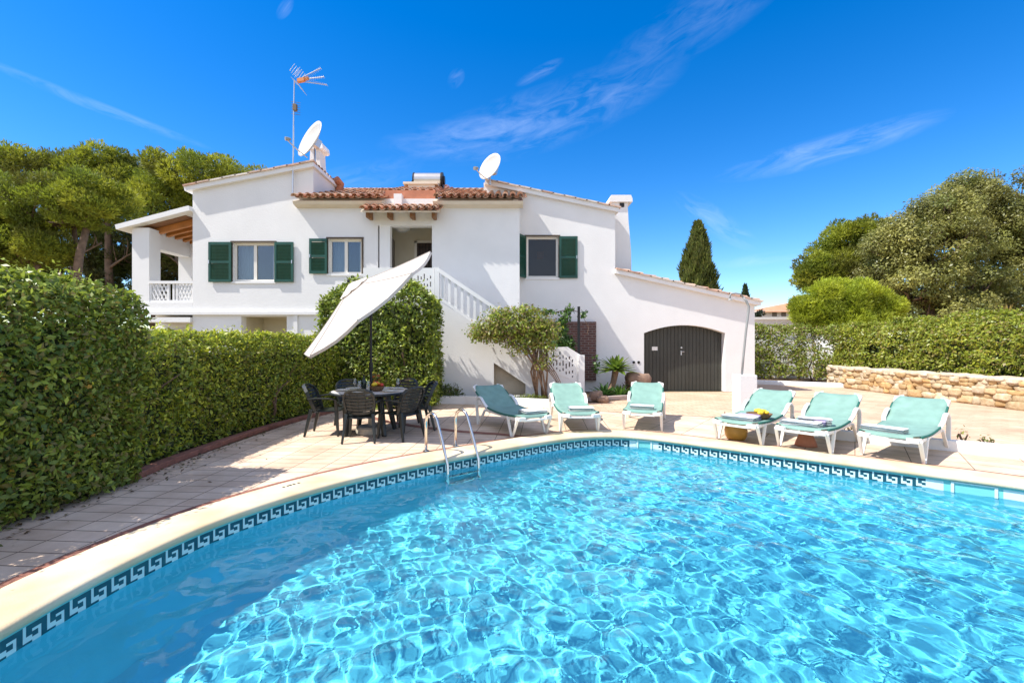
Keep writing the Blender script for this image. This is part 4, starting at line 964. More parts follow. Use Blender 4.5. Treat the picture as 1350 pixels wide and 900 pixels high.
clump_tree('pine_tree', 'yellow green pine leaning out left of the evergreen oaks', 28, [eg(1130, 315, 34, 30, 28), eg(1100, 345, 36, 26, 28), eg(1150, 335, 40, 44, 28), eg(1082, 360, 22, 16, 28), eg(1150, 390, 40, 34, 28)],
    [((PX(1150, 28), 28), (PX(1130, 28), 28, PZ(330, 28)), .28)], 71, 'needle', PINE, clump_r=.7, n_cl=40, per=220, size=.22, aspect=.2, lift=-.3)
clump_tree('feathery_bush', 'bright yellow green rounded bush before the right pine', 20, [eg(1098, 402, 38, 24, 20), eg(1130, 400, 36, 24, 20), eg(1155, 408, 26, 20, 20), eg(1070, 412, 20, 16, 20), eg(1115, 420, 50, 20, 20)],
    [((PX(1115, 20), 20), (PX(1115, 20), 20, PZ(410, 20)), .12)], 73, 'needle', [(.38, .43, .03), (.45, .49, .034), (.31, .37, .028)], cat='bush', clump_r=.40, n_cl=40, per=220, size=.17, aspect=.16, flat=1.0)
# cypress
def cypress(label, px_, top, half, Y, seed, cols, n=9000, size=.13, base=440):
    rng = np.random.default_rng(seed); s = Y / 600; cx = PX(px_, Y); zt = PZ(top, Y); hw = half * s; root = thing('cypress_tree', label, 'tree', (cx, Y, 0))
    mb = MB(); mb.tube([(cx, Y, 0), (cx, Y, zt * .5), (cx, Y, zt * .95)], [.16, .10, .02], 8); mb.build('trunk', BARK, root)
    z = rng.uniform(.1, 1, n) ** .8 * zt; t = z / zt; prof = hw * np.clip(np.where(t > .5, 1 - ((t - .5) / .5) ** 2.0, .95 - .3 * (.5 - t)), .03, 1)
    a = rng.uniform(0, 6.283, n); P0 = np.column_stack([np.cos(a), np.sin(a), np.zeros(n)])
    lm = 1 + .22 * np.sin(a * 3 + z * 2.1) + .14 * np.sin(a * 7 - z * 3.7); rr = prof * lm * rng.uniform(.55, 1.0, n) ** .5
    P = np.column_stack([cx + np.cos(a) * rr, Y + np.sin(a) * rr, z]); D = P0 * .5 + np.array([0, 0, 1.0]) + rng.normal(0, .25, (n, 3))
    V = leaf_quads(P, D, P0 + rng.normal(0, .4, (n, 3)), size * rng.uniform(.7, 1.8, n), .28); pal = np.array(cols); c = pal[rng.integers(0, len(pal), n)] * rng.uniform(.7, 1.3, (n, 1))
    build_foliage('foliage', [(V.reshape(-1, 3), np.repeat(c, 4, 0))], LEAF, root)
cypress('tall narrow cypress standing behind the garage roof', 920, 297, 20, 24, 83, [(.16, .19, .04), (.12, .145, .03), (.20, .21, .05)], n=16000, size=.22)
cypress('tiny distant cypress tip past the right end of the garage roof', 982.5, 377, 7, 40, 89, [(.05, .08, .025), (.04, .065, .02)], n=2500, size=.2)

# right boundary hedge, white garden wall behind it, stone wall in front
hedge('boundary_hedge', 'rough sunlit boundary hedge above the dry stone wall', [(13.3, 7.5), (13.3, 11.5), (13.2, 14.2), (12.9, 16.2), (12.5, 17.1)], .75, 2.22, 1100, .085, 91, bump=.30, base=.2, corek=.5, gaps=.62,
      cols=[(.27, .31, .032), (.33, .355, .034), (.20, .25, .03), (.38, .37, .042), (.31, .25, .075), (.24, .30, .036)], sun_tipcol=[(.34, .39, .04), (.30, .35, .04)])
hedge('boundary_hedge', 'thin gappy boundary hedge showing a white wall behind, between stone wall and garage', [(12.45, 17.2), (12.0, 18.6), (10.9, 19.4), (9.6, 19.8)], .45, 2.25, 800, .085, 97, bump=.26, base=.2, corek=0, gaps=.25,
      cols=[(.22, .27, .03), (.26, .32, .032), (.27, .22, .085), (.18, .23, .03), (.30, .23, .09), (.25, .32, .036)], sun_tipcol=[(.28, .34, .04)])
mb = MB(); mb.poly([(0, 0), (.15, 0), (.15, 1.75), (0, 1.75)], [], 0, 1) if False else None
Wg = thing('garden_wall', 'white rendered garden wall seen through the gaps of the boundary hedge', 'wall', (9.5, 20.6, 0))
mb = MB(); mb.bar((13.6, 17.0, .9), (13.1, 19.6, .9), .18, 1.8); mb.bar((13.1, 19.9, .9), (8.0, 20.8, .9), .18, 1.8); mb.build('wall_panel', WHITE, Wg)
mb = MB(); mb.bar((13.1, 19.9, 1.83), (8.0, 20.8, 1.83), .26, .06); mb.build('wall_cap', WHITE_TRIM, Wg)

def rock(mb, c, sx_, sy_, sz_, rnd, rot=0, n=1):
    """A rounded irregular stone from a subdivided cube."""
    g = [-1, -.45, .45, 1]; vs = {}; V = []; F = []
    ph = [rnd.uniform(0, 6.28) for _ in range(6)]
    def vid(i, j, k):
        if (i, j, k) not in vs:
            p = Vector((g[i], g[j], g[k])); q = p.normalized() * 1.18; p = p.lerp(q, .55); p *= 1 + .10 * math.sin(3 * p.x + ph[0]) + .09 * math.sin(4 * p.y + ph[1]) + .10 * math.sin(3.5 * p.z + ph[2])
            x, y, z = p.x * sx_, p.y * sy_, p.z * sz_; ca, sa = math.cos(rot), math.sin(rot); vs[(i, j, k)] = len(V); V.append((c[0] + x * ca - y * sa, c[1] + x * sa + y * ca, c[2] + z))
        return vs[(i, j, k)]
    for a in range(3):
        for b in range(3):
            F.append((vid(0, a, b), vid(0, a, b + 1), vid(0, a + 1, b + 1), vid(0, a + 1, b))); F.append((vid(3, a, b), vid(3, a + 1, b), vid(3, a + 1, b + 1), vid(3, a, b + 1)))
            F.append((vid(a, 0, b), vid(a + 1, 0, b), vid(a + 1, 0, b + 1), vid(a, 0, b + 1))); F.append((vid(a, 3, b), vid(a, 3, b + 1), vid(a + 1, 3, b + 1), vid(a + 1, 3, b)))
            F.append((vid(a, b, 0), vid(a, b + 1, 0), vid(a + 1, b + 1, 0), vid(a + 1, b, 0))); F.append((vid(a, b, 3), vid(a + 1, b, 3), vid(a + 1, b + 1, 3), vid(a, b + 1, 3)))
    mb.add(V, F)
SW = thing('stone_wall', 'low dry stone wall of honey coloured rubble along the drive', 'wall', (12.0, 12, 0))
rnd = random.Random(12); mb = MB(); cap = MB(); core = MB()
wp = [(12.35, 17.5), (11.75, 16.7), (11.62, 15.6), (11.75, 13.0), (12.0, 10.7), (12.2, 8.0), (12.4, 5.0)]
wp = [np.array(p) for p in wp]; cum = np.r_[0, np.cumsum([np.linalg.norm(b - a) for a, b in zip(wp[:-1], wp[1:])])]
def at(s): return np.array([np.interp(s, cum, [p[0] for p in wp]), np.interp(s, cum, [p[1] for p in wp])])
zrow = 0; hgt = .60
rows_ = [(.0, .19), (.17, .16), (.31, .14), (.43, .13), (.54, .11)]
SC = [(.56, .44, .28), (.53, .40, .235), (.60, .50, .36), (.50, .35, .18), (.57, .47, .33), (.56, .38, .18)]
for rz_, rh in rows_:
    s = rnd.uniform(-.1, .1)
    while s < cum[-1]:
        w = rnd.uniform(.16, .42) * (1.15 if rz_ < .2 else .9); p = at(s + w / 2); q = at(s + w / 2 + .1); ang = math.atan2(q[1] - p[1], q[0] - p[0]); nr = np.array([math.sin(ang), -math.cos(ang)])
        if nr[0] > 0: nr = -nr
        kc = rnd.uniform(.8, 1.12); mb.cc = tuple(x * kc for x in SC[rnd.randrange(6)])
        pp = p + nr * rnd.uniform(-.03, .04); rock(mb, (pp[0], pp[1], rz_ + rh / 2 + rnd.uniform(-.015, .015)), w * .50, .13, rh * rnd.uniform(.5, .62), rnd, ang); s += w * .94
s = 0
while s < cum[-1]:
    w = rnd.uniform(.25, .5); p = at(s + w / 2); q = at(s + w / 2 + .1); ang = math.atan2(q[1] - p[1], q[0] - p[0]); nr = np.array([math.sin(ang), -math.cos(ang)]); nr = nr if nr[0] > 0 else -nr
    for k in range(2):
        kc = rnd.uniform(.85, 1.1); cap.cc = tuple(x * kc for x in ((.62, .53, .41), (.58, .49, .37), (.66, .58, .47))[rnd.randrange(3)]); pp = p + nr * (.02 + .30 * k); rock(cap, (pp[0], pp[1], .67 + rnd.uniform(-.02, .02)), w * .52, .17, .06, rnd, ang + rnd.uniform(-.1, .1))
    s += w * .95
mb.build('rubble_face', STONE, SW, col=True, smooth=True); cap.build('cap_stones', STONE, SW, col=True, smooth=True)
for a, b in zip(wp[:-1], wp[1:]):
    d = (b - a) / np.linalg.norm(b - a); nr = np.array([-d[1], d[0]]); nr = nr if nr[0] > 0 else -nr; core.bar((*(a + nr * .22), .31), (*(b + nr * .22), .31), .42, .62)
core.build('wall_core', MORTAR, SW)
mb = MB(); mb.bar((8.05, 17.9, .06), (11.9, 15.75, .06), .2, .16); structure(mb.build('white_kerb', WHITE_TRIM, bevel=.02))
sheet('hedge_verge', [(7.76, 18.2), (11.85, 15.9), (12.0, 17), (15, 17), (15, 24), (7.76, 24)], [], .002, SOIL)

# far houses
FH = thing('far_house', 'distant house with orange tiled hip roof past the garage', 'house', (26, 46, 0)); yf = 46
mb = MB(); mb.box(PX(1006, yf), PX(1130, yf), yf, yf + 8, 0, PZ(409, yf)); w_ = mb.build('wall', WHITE, FH)
mb = MB(); a, b = PX(999, yf), PX(1140, yf); z0, z1 = PZ(411, yf - .6), PZ(399, yf + 4)
mb.add([(a, yf - .6, z0), (b, yf - .6, z0), (b, yf + 8.6, z0), (a, yf + 8.6, z0), (PX(1040, yf + 4), yf + 4, z1), (PX(1100, yf + 4), yf + 4, z1)], [(0, 1, 5, 4), (1, 2, 5), (2, 3, 4, 5), (3, 0, 4), (0, 3, 2, 1)]); mb.build('roof', ORANGE_ROOF, FH)
mb = MB(); mb.tube([(PX(1052, yf + 3), yf + 3, PZ(401, yf + 3)), (PX(1052, yf + 3), yf + 3, PZ(390, yf + 3))], .55, 16); mb.build('chimney', WHITE, FH)
for x in (1021, 1033): mb = MB(); mb.box(PX(x - 3, yf), PX(x + 3, yf), yf - .04, yf - .004, PZ(417, yf), PZ(411.5, yf)); mb.build('window', ROOM, FH)
FW = thing('far_garage', 'long low white flat roofed building past the garage corner', 'building', (18, 32, 0))
mb = MB(); mb.box(PX(985, 32), PX(1064, 32), 32, 37, 0, PZ(421, 32)); mb.build('wall', WHITE, FW)
mb = MB(); mb.box(PX(984, 32), PX(1065, 32), 31.9, 37.1, PZ(421, 32), PZ(418, 32)); mb.build('parapet', WHITE_TRIM, FW)
clump_tree('distant_shrub', 'tiny dark shrub beside the distant orange roof', 44, [eg(999, 415, 5, 5, 44, .5)], [((PX(999, 44), 44), (PX(999, 44), 44, PZ(416, 44)), .06)], 101, 'leaf', [(.03, .045, .02)], cat='shrub', clump_r=.25, n_cl=12, per=60, size=.2, aspect=.5)

# ------------------------------------------------------------------ garden by the stairs
Pl = thing('planter_wall', 'low white planter wall between the table and the garage agaves', 'planter', (-.5, 11.5, 0))
mb = MB(); pp = [(-2.6, 11.85), (-1.2, 11.75), (.2, 11.35), (1.15, 10.95), (1.3, 11.4)]
for a, b in zip(pp[:-1], pp[1:]): mb.bar((*a, .09), (*b, .09), .16, .2)
mb.build('wall_band', WHITE, Pl)
mb = MB(); mb.add([(-2.6, 11.9, .10), (-1.2, 11.8, .10), (.2, 11.4, .10), (1.2, 11.0, .10), (1.35, 12.2, .10), (-2.6, 12.3, .10)], [(0, 1, 2, 3, 4, 5)]); mb.build('soil_bed', SOIL, Pl)
mb = MB(); mb.add([(1.35, 12.0, .02), (2.1, 11.9, .02), (3.85, 13.0, .02), (3.95, 14.4, .02), (2.0, 14.4, .02), (2.0, 12.4, .02)], [(0, 1, 2, 3, 4, 5)]); structure(mb.build('garden_bed', SOIL))
mb = MB(); mb.bar((2.05, 12.15, .05), (3.95, 12.95, .05), .14, .12); structure(mb.build('bed_edging', mat('bed_edging_paint', (.45, .36, .32), .9, var=.2)))

def small_shrub(name, label, x, y, z, rx, rz_, n, size, cols, seed, group=None, ry=None):
    rng = np.random.default_rng(seed); root = thing(name, label, 'shrub', (x, y, z), group=group); rnd = random.Random(seed)
    w = rng.normal(0, 1, (n, 3)); w /= np.linalg.norm(w, axis=1)[:, None]; w[:, 2] = np.abs(w[:, 2]); r = rng.uniform(.3, 1, n) ** .6 * (1 + .25 * lump(w * 2, seed, 1))
    P = np.array([x, y, z + .05]) + w * r[:, None] * np.array([rx, ry or rx * .7, rz_]); build_foliage('foliage', [leaves_from(P, w, rng, size, .45, .7, cols)], LEAF, root)
    mb = MB()
    for k in range(7):
        a = rnd.uniform(0, 6.28); mb.tube([(x, y, z - .03), (x + math.cos(a) * rx * .3, y + math.sin(a) * rx * .2, z + rz_ * .4), (x + math.cos(a) * rx * .7, y + math.sin(a) * rx * .4, z + rz_ * .75)], [.012, .009, .004], 5)
    mb.build('stem', VINEBARK, root)
small_shrub('low_shrub', 'small green shrub in the planter right of the dining chairs', PX(590, 11.95), 11.95, .10, .42, .34, 900, .06, [(.09, .13, .02), (.13, .17, .03), (.06, .09, .02)], 5)
small_shrub('low_shrub', 'tiny weed tuft behind the lounger by the stair niche', PX(698, 11.5), 11.5, .10, .55, .12, 700, .04, [(.20, .24, .03), (.15, .20, .03)], 6, ry=.15)
small_shrub('low_shrub', 'spotty little bush between the agaves and the boulder', PX(833, 13.6), 13.6, .02, .30, .50, 700, .06, [(.10, .13, .03), (.20, .20, .08), (.30, .10, .05)], 7)
# leaning vine tree with bare stems
VT = thing('vine_tree', 'leaning climbing shrub with many bare twisted stems against the stairs', 'climbing shrub', (PX(712, 11.75), 11.75, .1))
rnd = random.Random(21); mb = MB(); yv = 11.75
vp = lambda x, y, dy=0: Vector((PX(x, yv), yv + dy, PZ(y, yv)))
tips = []
for k in range(9):
    bx_, by_ = rnd.uniform(706, 722), 523; tx, ty = rnd.uniform(655, 720), rnd.uniform(425, 452); m1 = vp(bx_ + rnd.uniform(-10, 4), 490, rnd.uniform(-.1, .1)); m2 = vp((bx_ + tx) / 2 + rnd.uniform(-4, 8), 460, rnd.uniform(-.15, .15)); t = vp(tx, ty, rnd.uniform(-.25, .25))
    mb.tube([vp(bx_, by_, rnd.uniform(-.1, .1)), m1, m2, t], [.032, .028, .022, .012], 6); tips.append(t)
    for q in range(4):
        e = m2.lerp(t, rnd.uniform(0, 1)) + Vector((rnd.uniform(-.7, .5), rnd.uniform(-.3, .3), rnd.uniform(-.05, .5))); mb.tube([m2.lerp(t, .3), e], [.012, .004], 5)
for k in range(4):
    a = vp(712 + k * 4, 478, 0); b = vp(735 + k * 3, 505 + k * 3, .1); mb.tube([a, (a + b) / 2 + Vector((0, 0, .05)), b], [.018, .014, .008], 5)
mb.build('stem', VINEBARK, VT, smooth=True)
rng = np.random.default_rng(22); parts = []
for (x, y, rx, ry, n) in ((672, 430, 36, 23, 3000), (645, 436, 27, 15, 1300), (630, 441, 12, 8, 260), (660, 415, 16, 10, 400), (695, 408, 20, 7, 300), (702, 428, 28, 20, 1700), (717, 442, 19, 18, 900), (690, 450, 26, 16, 1000), (722, 462, 12, 22, 260), (712, 480, 12, 12, 160), (730, 435, 12, 14, 200)):
    c = vp(x, y); s = yv / 600; w = rng.normal(0, 1, (n, 3)); w /= np.linalg.norm(w, axis=1)[:, None]; r = rng.uniform(.2, 1.25, n) ** .6 * (1 + .35 * lump(w * 2.5 + x, int(x), 1.2))
    P = np.array(c) + w * r[:, None] * np.array([rx * s, .42, ry * s]); parts.append(leaves_from(P, w + np.array([0, -.2, .6]), rng, .075, .5, .8, [(.23, .30, .03), (.30, .36, .034), (.17, .23, .028), (.33, .30, .06), (.28, .21, .08)]))
build_foliage('foliage', parts, LEAF, VT)
# iron pergola post with a climbing vine
PV = thing('climbing_vine', 'green vine climbing the wires beside the dark iron post', 'vine', (PX(745, 13.6), 13.6, 0)); yv = 13.6
mb = MB(); mb.tube([vp(735, 515), vp(738, 480, .1), vp(741, 450), vp(747, 408.5)], [.03, .025, .02, .01], 6); mb.tube([vp(705, 411), vp(730, 412), vp(748, 408), vp(763, 411)], .012, 5); mb.tube([vp(763, 411), vp(770, 420), vp(776, 432), vp(774, 440)], .008, 5); mb.build('stem', VINEBARK, PV)
parts = []
for (x, y, rx, ry, n) in ((740, 440, 9, 24, 520), (748, 452, 12, 12, 300), (735, 458, 14, 12, 300), (745, 418, 8, 8, 120), (750, 408, 6, 5, 70), (722, 411, 16, 3, 90), (768, 415, 6, 5, 50), (786, 480, 4, 14, 80)):
    c = vp(x, y); s = yv / 600; w = rng.normal(0, 1, (n, 3)); w /= np.linalg.norm(w, axis=1)[:, None]; r = rng.uniform(.2, 1.0, n) ** .5
    P = np.array(c) + w * r[:, None] * np.array([rx * s, .2, ry * s]); parts.append(leaves_from(P, w + np.array([0, -.5, .4]), rng, .09, .7, .7, [(.07, .15, .02), (.10, .19, .03), (.05, .11, .02)]))
build_foliage('foliage', parts, LEAF, PV)
IP = thing('iron_post', 'thin dark iron post standing before the brick panel', 'post', (PX(763, 13.4), 13.4, 0)); xx = PX(763, 13.4)
mb = MB(); mb.box(xx - .035, xx + .035, 13.365, 13.435, .02, PZ(404, 13.4)); mb.build('shaft', IRON, IP); mb = MB(); mb.box(xx - .09, xx + .09, 13.31, 13.49, .0, .02); mb.build('base_plate', IRON, IP)
# agaves
def agave(name, label, x, y, z, r, n, seed, cols, trunk=None, upright=.5, width=.22):
    rng = random.Random(seed); root = thing(name, label, 'agave', (x, y, z)); mb = MB(); c = Vector((x, y, z))
    if trunk:
        t = MB(); top = c + Vector(trunk); t.tube([c, c.lerp(top, .5) + Vector((.03, 0, 0)), top], [.10, .085, .10], 9); t.build('trunk', VINEBARK, root); c = top
    for k in range(n):
        a = k * 2.39996 + rng.uniform(-.15, .15); e = math.pi / 2 * (1 - (k / n) ** .65) * upright * 1.5 - .12; L = r * rng.uniform(.8, 1.1) * (.75 + .25 * k / n)
        d = Vector((math.cos(a) * math.cos(e), math.sin(a) * math.cos(e), math.sin(e))); side = Vector((-math.sin(a), math.cos(a), 0)); up = side.cross(d); up = up if up.z > 0 else -up
        kk = rng.uniform(.8, 1.2); mb.cc = tuple(q * kk for q in cols[k % len(cols)]); w = L * width; vs = []
        for t, ww in ((0, .45), (.25, .8), (.5, 1), (.75, .75), (1, .03)):
            p = c + d * L * t - Vector((0, 0, 1)) * (.10 * L * t * t); vs += [p - side * w * ww / 2 + up * .10 * w * ww, p - up * .06 * w, p + side * w * ww / 2 + up * .10 * w * ww]
        mb.add(vs, [(3 * i + j, 3 * i + j + 1, 3 * i + j + 4, 3 * i + j + 3) for i in range(4) for j in range(2)])
    mb.build('foliage', LEAF, root, col=True)
AG = [(.14, .22, .03), (.18, .26, .03), (.10, .17, .03)]; AGD = [(.045, .10, .025), (.06, .13, .03), (.035, .08, .02)]
agave('agave', 'agave rosette held up on a short bare trunk beside the garage door', PX(803, 13.5), 13.5, .02, .66, 60, 3, AG, trunk=(.20, 0, .74), upright=.66, width=.24)
agave('agave', 'low dark agave clump left of the trunked agave', PX(797, 13.0), 13.0,   .04, .60, 44, 5, AGD, upright=.62)
agave('agave', 'low brighter agave clump at the foot of the trunked agave', PX(817, 12.95), 12.95, .04, .56, 48, 7, [(.07, .15, .025), (.10, .19, .03)], upright=.7, width=.16)
for i, (x, y, r, lb) in enumerate(((841, 13.7, .34, 'brown boulder leaning by the left garage jamb'), (786, 12.2, .19, 'larger flat brown stone at the foot of the stairs'), (795, 11.95, .16, 'smaller pale brown stone beside the stair post'))):
    mb = MB(); rock(mb, (PX(x, y), y, (.33, .13, .08)[i]), r, r * .8, (.36, .14, .10)[i], random.Random(30 + i)); tag(mb.build('boulder', ROCK, smooth=True), lb, 'stone')
# spiky yellow palm tuft over the hedge
agave('fan_palm', 'spiky yellow palm tuft above the boundary hedge at the far right', PX(1328, 15.5), 15.5, 2.35, .85, 40, 13, [(.30, .22, .05), (.36, .27, .06)], upright=.75, width=.05)

# fallen leaves and crumbs of soil at the hedge foot
rng = np.random.default_rng(77); n = 420
yy = rng.uniform(3.0, 10.2, n); P = np.column_stack([np.where(yy < 5.6, -4.36, -4.42) + np.abs(rng.normal(0, .16, n)) + np.where(rng.uniform(0, 1, n) < .06, rng.uniform(0, 1.2, n), 0), yy, np.full(n, .012) + np.where(yy > 5.2, .0, 0)])
lt = build_foliage('leaf_litter', [leaves_from(P, np.tile(np.array([0, 0, 1.0]), (n, 1)), rng, .045, .5, .25, [(.16, .10, .05), (.10, .06, .03), (.22, .17, .06), (.13, .14, .04)])], LEAF, None); lt['kind'] = 'stuff'

# ------------------------------------------------------------------ right kerb bed and shower
Kb = thing('kerb_wall', 'low white kerb wall of the flower bed behind the three right loungers', 'wall', (6.5, 6.75, 0))
mb = MB(); mb.bar((4.42, 8.12, .07), (9.5, 4.62, .07), .14, .16); mb.build('wall_band', WHITE, Kb, bevel=.008)
mb = MB(); mb.add([(4.62, 8.1, .06), (9.5, 4.74, .06), (9.75, 5.0, .06), (4.85, 8.36, .06)], [(0, 1, 2, 3)]); mb.build('soil_bed', SOIL, Kb)
for i, (x, y, h) in enumerate(((6.72, 6.78, .22), (6.9, 6.62, .17), (5.05, 7.9, .16), (5.55, 7.55, .12))):
    small_shrub('weed', ('taller thin weed in the kerb bed at the right', 'shorter thin weed in the kerb bed at the right edge', 'small weed in the kerb bed between the fruit lounger and its neighbour', 'small weed in the kerb bed behind the middle right lounger')[i], x, y, .06, .10, h, 26, .05, [(.20, .24, .05), (.26, .28, .07)], 60 + i)
SH = thing('garden_shower', 'white square shower pillar with a bent grey pipe before the garage corner', 'shower', (5.12, 10.0, 0))
mb = MB(); mb.box(4.93, 5.31, 9.85, 10.2, 0, .87); mb.build('pillar', WHITE, SH, bevel=.01)
mb = MB(); q = lambda x, y: (PX(x, 10), 10.0, PZ(y, 10)); mb.tube([q(978, 495), q(980, 470), q(983, 440), q(986.5, 412), q(987, 404), q(984, 397), q(980, 392)], .026, 8); mb.tube([q(980, 392), q(976, 387.5), q(970, 386.5), q(964, 387), q(962.5, 389), q(962.5, 394)], .018, 8); mb.build('pipe', GREYPAINT, SH, smooth=True)
mb = MB(); mb.lathe([(.015, .03), (.045, 0), (.05, -.01), (0, -.012)], q(962.5, 395), 12); mb.build('shower_head', GREYPAINT, SH)

# ------------------------------------------------------------------ pool ladder
LD = thing('pool_ladder', 'steel pool ladder with two hooped handrails on the coping', 'ladder', (-1.0, 6.4, 0))
i0 = int(np.argmin((POOL[:, 0] + .72) ** 2 + (POOL[:, 1] - 6.35) ** 2)); nv = Vector((*NRM[i0], 0)); tv = Vector((-nv.y, nv.x, 0)); tv = tv if tv.x > 0 else -tv; pc = Vector((*POOL[i0], 0))
for s_ in (-.25, .25):
    b0 = pc + tv * s_; mb = MB(); pts = [b0 + nv * .50 + Vector((0, 0, .02)), b0 + nv * .50 + Vector((0, 0, .42))]
    for k in range(1, 8): a = math.pi * k / 8 * .93; pts.append(b0 + nv * (.50 - .17 * (1 - math.cos(a))) + Vector((0, 0, .42 + .17 * math.sin(a))))
    e = pts[-1]; pts += [e.lerp(b0 - nv * .10 + Vector((0, 0, -.02)), .5), b0 - nv * .10 + Vector((0, 0, -.06)), b0 - nv * .12 + Vector((0, 0, -.5)), b0 - nv * .12 + Vector((0, 0, -1.1))]
    mb.tube(pts, .021, 12); mb.build('handrail', STEEL, LD, smooth=True)
    mb = MB(); mb.lathe([(.0, .03), (.045, .028), (.05, .024)], b0 + nv * .5, 14); mb.build('base_flange', STEEL, LD)
for z in (-.30, -.58, -.86): mb = MB(); a = pc - nv * .12; mb.obox(a + Vector((0, 0, z)), tv * .25, nv * .04, (0, 0, .012)); mb.build('rung', STEEL, LD)

# ------------------------------------------------------------------ sun loungers
GL = 'green sun loungers round the pool'
def make_lounger(label, loc, rz):
    r = thing('sun_lounger', label, 'lounger', (0, 0, 0), 0, GL)
    w = .31; H0 = .33; ys_, bl, ba = 1.18, .74, R(28)
    prof = [(-.01, H0 - .03), (.0, H0), (.05, H0 + .012)] + [(.05 + t * 1.1, H0 + .012 - .028 * math.sin(math.pi * t)) for t in np.linspace(.1, 1, 9)]
    prof += [(ys_ + bl * math.cos(ba) * t, H0 + .005 + bl * math.sin(ba) * t - .018 * math.sin(math.pi * t)) for t in np.linspace(.06, 1, 9)]
    prof += [(prof[-1][0] + .02, prof[-1][1] - .01), (prof[-1][0] + .02, prof[-1][1] - .045)]
    def sheet_(mb, xa, xb, th, lift, cham=0):
        vs = []; n = len(prof); k = 8
        for s in (0, 1):
            for i, (y, z) in enumerate(prof):
                ww = 1.0 - (cham if i == len(prof) - 2 or i == len(prof) - 1 else cham * .9 if i == len(prof) - 3 else cham * .3 if i == len(prof) - 4 else cham if i < 2 else 0)
                for j in range(k + 1):
                    x = xa + (xb - xa) * j / k; sag = -.014 * (1 - (2 * j / k - 1) ** 2)
                    vs.append((x * ww, y, z + lift + sag - s * th))
        fs = []
        for s in (0, 1):
            o_ = s * n * (k + 1)
            for i in range(n - 1):
                for j in range(k): fs.append((o_ + i * (k + 1) + j, o_ + i * (k + 1) + j + 1, o_ + (i + 1) * (k + 1) + j + 1, o_ + (i + 1) * (k + 1) + j))
        o_ = n * (k + 1)
        for i in range(n - 1):
            for j in (0, k): a = i * (k + 1) + j; fs.append((a, a + k + 1, a + k + 1 + o_, a + o_))
        mb.add(vs, fs)
    mb = MB(); sheet_(mb, -w - .014, w + .014, .006, .040, .22); mb.build('sling', SLING, r, smooth=True)
    e = MB()
    for s in (-1, 1):
        pts = [(s * (w + .014), y, z + .022) for y, z in prof[2:-4]]; e.tube(pts, .019, 6)
    e.build('sling_edge', SLINGEDGE, r, smooth=True)
    # white frame: side rails, foot bar, back top corners
    f = MB()
    for s in (-1, 1):
        f.bar((s * w, -.02, H0 - .01), (s * w, ys_ + .05, H0 - .01), .045, .06); yb, zb = prof[-3]
        f.bar((s * w, ys_, H0 - .005), (s * w, yb + .01, zb - .005), .04, .05)
        f.bar((s * w, yb, zb), (s * (w - .09), yb + .045, zb + .03), .045, .05); f.bar((s * w, yb - .06, zb - .04), (s * w, yb + .012, zb + .01), .05, .055)
        f.bar((s * (w + .004), -.02, H0 - .01), (s * (w - .12), -.05, H0 - .012), .06, .062)
    f.bar((-w + .08, -.048, H0 - .035), (w - .08, -.048, H0 - .035), .03, .035); f.bar((-w + .08, yb + .02, zb - .01), (w - .08, yb + .02, zb - .01), .03, .03)
    for y in (.45, 1.12): f.bar((-w, y, H0 - .045), (w, y, H0 - .045), .03, .03)
    f.build('frame', WPLASTIC, r, bevel=.008)
    for s in (-1, 1):
        l = MB(); x = s * (w + .012); ap_ = (x + s * .01, .17, .0)
        l.bar((x, -.01, H0 - .01), (ap_[0], .145, .005), .035, .05, w2=.03, h2=.035, up=(1, 0, 0)); l.bar((x, .34, H0 + .0), (ap_[0], .19, .005), .045, .05, w2=.03, h2=.035, up=(1, 0, 0)); l.bar((ap_[0], .125, .012), (ap_[0], .21, .012), .035, .024)
        l.build('leg', WPLASTIC, r, bevel=.007)
        l = MB(); x = s * (w + .03); pts = [(s * w, 1.10, H0 - .01), (x, 1.26, H0 + .10), (x, 1.40, H0 + .185), (x, 1.50, H0 + .20), (x + s * .01, 1.57, H0 + .15), (x + s * .01, 1.585, H0 + .02), (x + s * .01, 1.52, .005)]
        for a, b in zip(pts[:-1], pts[1:]): l.bar(a, (Vector(b) + (Vector(b) - Vector(a)).normalized() * .008), .034, .055, up=(1, 0, 0))
        l.bar((x, 1.22, H0 - .01), (x + s * .01, 1.49, .006), .032, .042, w2=.028, up=(1, 0, 0)); l.build('leg', WPLASTIC, r, bevel=.007)
    r.location = loc; r.rotation_euler = (0, 0, rz)
    return r
def ax2rot(dx, dy): return math.atan2(dy, dx) - math.pi / 2
LOUNGE = [((.37, 7.62), (-.47, .88), 'green sling lounger nearest the pool ladder with a folded towel at its foot'),
          ((1.19, 7.88), (-.03, 1), 'green sling lounger in front of the stair foot, second from the ladder'),
          ((2.32, 8.12), (.33, .94), 'green sling lounger standing in front of the garage door'),
          ((3.47, 7.08), (.73, .68), 'green sling lounger carrying a fruit bowl beside the shower pillar'),
          ((4.16, 6.56), (.76, .65), 'green sling lounger with towels set between fruit bowl lounger and the last one'),
          ((5.03, 6.08), (.79, .61), 'green sling lounger farthest from the ladder, below the stone wall')]
LG = []
for i, (p, d, lb) in enumerate(LOUNGE):
    if i == 0: LG.append(make_lounger(lb, (*p, 0), ax2rot(*d)))
    else: LG.append(dup(LG[0], (*p, 0), ax2rot(*d), lb))
def on(i, x, y, z):
    p, d, _ = LOUNGE[i]; d = Vector((*d, 0)).normalized(); s = Vector((d.y, -d.x, 0)); return Vector((*p, 0)) + s * x + d * y + Vector((0, 0, z))
